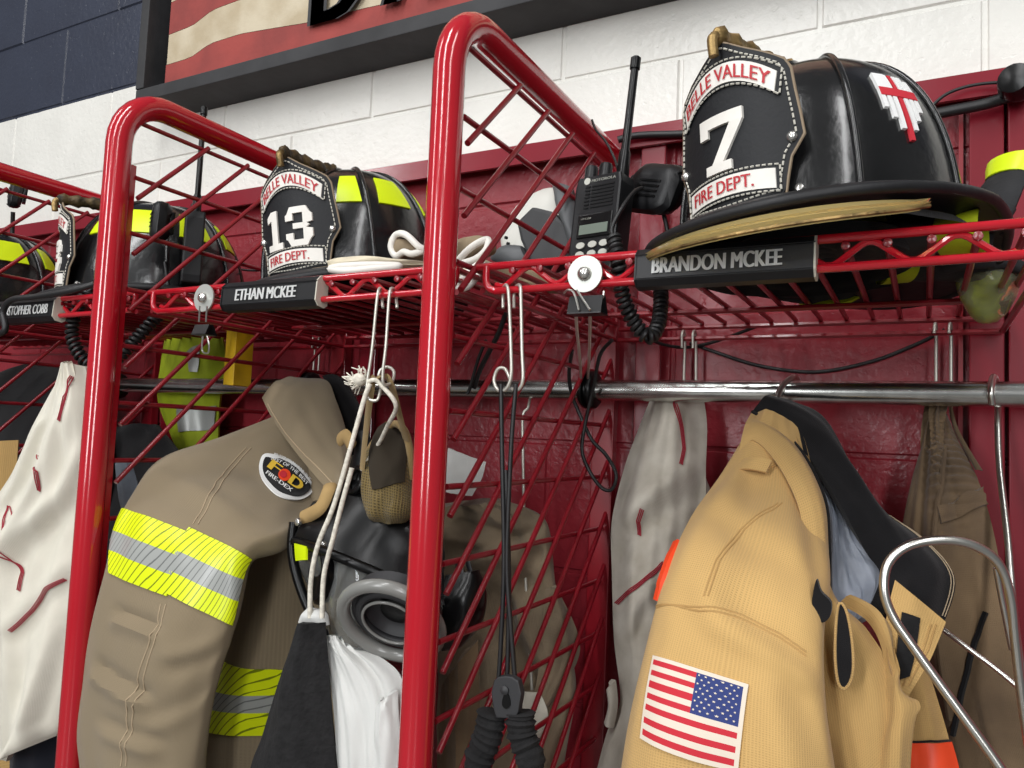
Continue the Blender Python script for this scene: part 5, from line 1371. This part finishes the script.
# behind the left mesh: lime vest, dark coat, jeans, yellow bar
vs = thing('safety_vest', 'lime safety vest hanging behind the rod in the middle bay', 'vest', at(190, 380, 1.22))
V1 = Sheet([(165, 336, 1.24), (160, 365, 1.235), (157, 400, 1.23), (172, 440, 1.23), (186, 475, 1.23), (196, 505, 1.23)], [(222, 336, 1.24), (226, 365, 1.235), (220, 400, 1.23), (218, 440, 1.23), (215, 475, 1.23), (212, 505, 1.23)], .022, .008, make_fold(.012, 4, 2, 21)); V1.build('body', M['vest'], vs, 30, 24)
V1.patch('silver_strip', M['silvercloth'], vs, [(178, 408), (217, 406), (215, 430), (180, 432)], 6, 10, .004)
V1.patch('silver_strip', M['silvercloth'], vs, [(188, 352), (200, 345), (198, 372), (190, 372)], 6, 6, .004)
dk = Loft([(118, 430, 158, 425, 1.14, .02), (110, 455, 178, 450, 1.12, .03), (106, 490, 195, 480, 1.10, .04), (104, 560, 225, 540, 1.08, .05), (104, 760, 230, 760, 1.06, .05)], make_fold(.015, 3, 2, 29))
tag(dk.build('dark_coat_and_fill', M['blackcloth'], None, 36, 40), 'black coat hanging behind the left mesh and the brown sleeve', 'coat')
dk2 = Loft([(20, 372, 60, 368, 1.16, .02), (-30, 400, 90, 395, 1.10, .05), (-40, 480, 110, 470, 1.06, .06), (-40, 700, 110, 700, 1.04, .06)], make_fold(.015, 3, 2, 39))  # added black shape that stands in for the dark of this bay
tag(dk2.build('dark_coat_and_fill', M['blackcloth'], None, 30, 36), 'added coat shape for the shade behind the cream hood at the far left', 'coat')
jn = Sheet([(116, 465, .97), (120, 500, .96), (122, 530, .96), (120, 640, .96)], [(132, 462, .97), (140, 492, .96), (150, 530, .96), (150, 640, .96)], .012, .008, make_fold(.006, 3, 2, 30))
tag(jn.build('denim_garment', M['jean'], None, 20, 14), 'pale denim cloth showing between left tube and brown sleeve', 'garment')
yb = thing('yellow_bar', 'short yellow bar hanging upright under the middle shelf', 'bar', at(238, 350, 1.10))
a, b = at(230, 320, 1.09), at(229, 385, 1.09)
z0, z1 = b[2], a[2]
mb = MB(); box(mb, (a[0] - .002, 1.085, z0), (a[0] + .024, 1.125, z1 - .003)); box(mb, (a[0] + .014, 1.082, z0 - .001), (a[0] + .030, 1.128, z1 + .007)); mb.build('channel', M['yellow'], yb, smooth=False, bevel=.0015)
mb = MB(); lathe(mb, at(247, 320, 1.075), (0, -1, 0), [(.003, 0), (.003, .004)], 10); mb.build('peg', M['steel_rivet'], yb)

# ------------------------------------------------------------------ things on the shelves
def glove(label, c, yaw, s=1.0, m_='gloveblack', cuffm='limecloth', tilt=0.0, curl=.3):
    """resting glove: palm, four fingers and thumb as one body, cuff as a part; local +x towards the fingers"""
    t = thing('work_glove', label, 'glove', c, 'work gloves on the shelves'); R = rotm(yaw, tilt, 0); c = np.array(c)
    W = lambda p: c + R @ (np.array(p, float) * s)
    mb = MB()
    tube(mb, [W(p) for p in smoothpath([(-.05, 0, .018), (-.02, 0, .02), (.02, 0, .022), (.052, 0, .02), (.060, 0, .018)], 4)], [x * s for x in [.036, .037, .038, .040, .042, .043, .044, .045, .045, .045, .045, .044, .042, .040, .036, .030, .022]], 16, flat=(.42, 1.0))
    for k, (y, L) in enumerate(((-.033, .060), (-.011, .072), (.011, .068), (.033, .050))):
        P = smoothpath([(.045, y, .02), (.045 + L * .4, y * 1.1, .024), (.045 + L * .8, y * 1.15, .020 - curl * .02), (.045 + L, y * 1.15, .014 - curl * .02)], 4)
        tube(mb, [W(p) for p in P], [.0125 * s * (1 - .025 * i) for i in range(len(P))], 10)
    P = smoothpath([(-.01, -.034, .018), (.015, -.056, .02), (.045, -.064, .018)], 5); tube(mb, [W(p) for p in P], [.014 * s * (1 - .02 * i) for i in range(len(P))], 10)
    mb.build('glove_body', M[m_], t)
    mb = MB(); P = [(-.085, 0, .02), (-.07, 0, .02), (-.05, 0, .019), (-.045, 0, .019)]
    tube(mb, [W(p) for p in P], [.046 * s, .044 * s, .038 * s, .037 * s], 18, flat=(.5, 1.0), caps=False)
    tube(mb, [W(p) for p in P[::-1]], [.034 * s, .035 * s, .041 * s, .043 * s], 18, flat=(.48, 1.0), caps=False); mb.build('cuff', M[cuffm], t)
    return t
zs_ = SZ + .004
glove('black and lime glove under the rear of the helmet numbered 7', np.array([-.03, .92, zs_]), math.radians(170), 1.0, 'gloveblack', 'limecloth')
glove('black glove with lime fingers behind the zigzag of the right shelf', np.array([.02, 1.06, zs_]), math.radians(20), .8, 'gloveblack', 'limecloth')
glove('black and lime glove propped up at the right end of the right shelf', at(1003, 203, 1.0), math.radians(235), .62, 'gloveblack', 'lime', tilt=1.0)
hb = thing('black_bag', 'black cloth bag lying under the helmet on the right shelf', 'bag', (-.05, 1.0, zs_), None)
q = Loft([(772, 222, 790, 222, 1.0, .01), (765, 240, 870, 230, 1.05, .03), (775, 262, 872, 250, 1.10, .03), (790, 284, 868, 276, 1.14, .03), (806, 298, 862, 292, 1.17, .02)], make_fold(.012, 3, 3, 83)); q.build('body', M['gloveblack'], hb, 26, 30)
q.seam([(800, 296), (830, 302), (860, 294)], M['limecloth'], hb, .004, .001, name='lime_binding')
q = Loft([(800, 215, 825, 212, 1.0, .02), (805, 225, 880, 215, .99, .03), (820, 235, 890, 232, .98, .02)], make_fold(.006, 3, 3, 84)); q.build('lime_strap', M['limecloth'], hb, 12, 20)
yb2 = thing('clear_bag', 'clear plastic bag with lime contents at the right end of the right shelf', 'bag', (.09, 1.15, zs_))
q = Loft([(962, 262, 1010, 258, 1.06, .02), (955, 280, 1020, 275, 1.08, .04), (962, 300, 1012, 298, 1.10, .04), (980, 316, 996, 316, 1.12, .01)], make_fold(.010, 4, 4, 85)); q.build('bag_film', M['bagplastic'], yb2, 18, 26)
q = Loft([(972, 268, 1004, 266, 1.08, .015), (966, 284, 1004, 280, 1.09, .02), (972, 300, 996, 300, 1.11, .02), (984, 312, 992, 312, 1.12, .01)], make_fold(.008, 4, 4, 86)); q.build('lime_contents', M['limecloth'], yb2, 14, 20)
pk = thing('label_packet', 'small black and white printed packet lying on the right shelf', 'packet', (.03, 1.1, zs_))
mb = MB(); frame_box(mb, np.array([.036, 1.07, zs_ + .003]), np.array([1., 0, 0]), np.array([0, .5, .86]), np.array([0, -.86, .5]), (0, 0, 0), (.034, .075, .008)); mb.build('wrapper', M['whiteplastic'], pk, smooth=False, bevel=.001)
for k in range(5):
    mb = MB(); frame_box(mb, np.array([.036, 1.07, zs_ + .003]), np.array([1., 0, 0]), np.array([0, .5, .86]), np.array([0, -.86, .5]), (.004, .006 + k * .012, .008), (.030, .013 + k * .012, .0085)); mb.build('print_bar', M['black_plastic'], pk, smooth=False)
mb = MB(); box(mb, (.062, 1.19, zs_), (.093, 1.24, zs_ + .03)); tag(mb.build('orange_box', M['orangebox'], smooth=False, bevel=.002), 'small orange box at the right edge on the right shelf', 'box')

# cream gloves round the helmet numbered 13, and beyond the tube
def leather_glove(label, outer, rim, m_='gloveleather', rimm='gloveleather', y=.86):
    t = thing('leather_glove', label, 'glove', at(*outer[0][0:2], y), 'leather gloves on the middle shelf')
    q = Loft([(a[0], a[1], a[2], a[3], a[4], a[5]) for a in outer], make_fold(.006, 3, 3, rnd.random() * 50)); q.build('glove_body', M[m_], t, 22, 26)
    if rim:
        mb = MB(); tube(mb, smoothpath([at(*p) for p in rim], 6, True), .0052, 8, closed=True); mb.build('cuff_rim', M['white'], t)
    return t
leather_glove('cream leather glove lying flat beside the leather front numbered 13', [(328, 262, 330, 270, .84, .008), (345, 258, 346, 270, .85, .014), (370, 257, 370, 268, .86, .014), (400, 260, 400, 267, .88, .012), (424, 262, 424, 266, .90, .008)], [(330, 269, .832), (345, 266, .832), (372, 265, .84), (400, 266, .86), (372, 269, .838), (345, 271, .83)])
leather_glove('cream leather glove with an open cuff left of the middle red tube', [(392, 238, 398, 262, .92, .012), (405, 240, 408, 258, .92, .018), (420, 246, 422, 262, .93, .016), (440, 250, 440, 266, .95, .012)], [(391, 247, .905), (396, 235, .905), (406, 235, .90), (418, 246, .90), (424, 250, .905), (412, 254, .90), (404, 252, .90), (396, 256, .905)], 'glovetan')
leather_glove('tan leather glove right of the middle red tube behind the mesh', [(452, 242, 452, 262, .93, .015), (468, 238, 470, 262, .94, .022), (482, 238, 486, 258, .95, .02), (490, 248, 490, 256, .96, .01)], [(458, 263, .91), (466, 252, .905), (478, 243, .905), (488, 240, .91), (486, 250, .905), (474, 260, .905)], 'glovetan')
leather_glove('tan leather glove drooping over the shelf right of the middle red tube', [(456, 274, 462, 288, .86, .010), (468, 268, 474, 284, .87, .016), (478, 264, 484, 276, .89, .014), (488, 266, 490, 272, .92, .008)], [(458, 287, .85), (464, 278, .845), (474, 268, .85), (482, 264, .86), (478, 274, .85), (468, 286, .845)])
leather_glove('brown leather glove lying under the right-hand mask on the middle shelf', [(496, 268, 498, 284, .98, .012), (515, 262, 520, 286, .98, .02), (540, 268, 545, 292, .98, .02), (560, 280, 562, 294, .98, .01)], None, 'glovetan')
rs = thing('half_mask', 'white and charcoal moulded half mask behind the mesh beside the radio', 'mask', at(545, 240, 1.08))
q = Loft([(540, 193, 560, 190, 1.18, .01), (516, 214, 570, 200, 1.17, .03), (503, 240, 574, 230, 1.16, .035), (508, 260, 570, 256, 1.15, .03), (530, 274, 560, 272, 1.15, .01)]); q.build('shell', M['whiteplastic'], rs, 24, 36)
P = [(516, 222), (532, 206), (552, 211), (574, 232), (570, 256), (546, 267), (530, 264), (520, 240)]
mb = MB(); V = [at(u, v, 1.10) for u, v in P]; prism(mb, V, np.array([0, .05, 0])); mb.build('filter_cover', M['shellblack'], rs, smooth=False, bevel=.006)
q = Loft([(552, 184, 574, 190, 1.13, .01), (556, 200, 580, 215, 1.12, .03), (566, 225, 583, 240, 1.12, .03), (572, 250, 582, 258, 1.12, .02)]); q.build('grey_shroud', M['greyplastic'], rs, 16, 24)
q = Loft([(492, 256, 500, 262, 1.11, .01), (504, 246, 520, 268, 1.10, .02), (522, 246, 532, 266, 1.10, .015)]); q.build('valve', M['greyplastic'], rs, 10, 18)
for u, v in ((507, 238), (509, 244), (507, 250), (514, 258), (519, 256)):
    mb = MB(); lathe(mb, at(u, v, 1.10), (-.3, -1, 0), [(.0028, 0), (.0028, .004)], 8); mb.build('vent_hole', M['black_plastic'], rs)
mb = MB(); box(mb, (-1.02, 1.262, .29), (-.80, 1.27, .335))
tag(mb.build('rust_red_board', mat('brownish_red_panel', (128, 44, 34), .6), smooth=False), 'brownish red strip on the wall behind the middle shelf', 'board')

for o in bpy.data.objects:
    if '_o' in o: del o['_o']
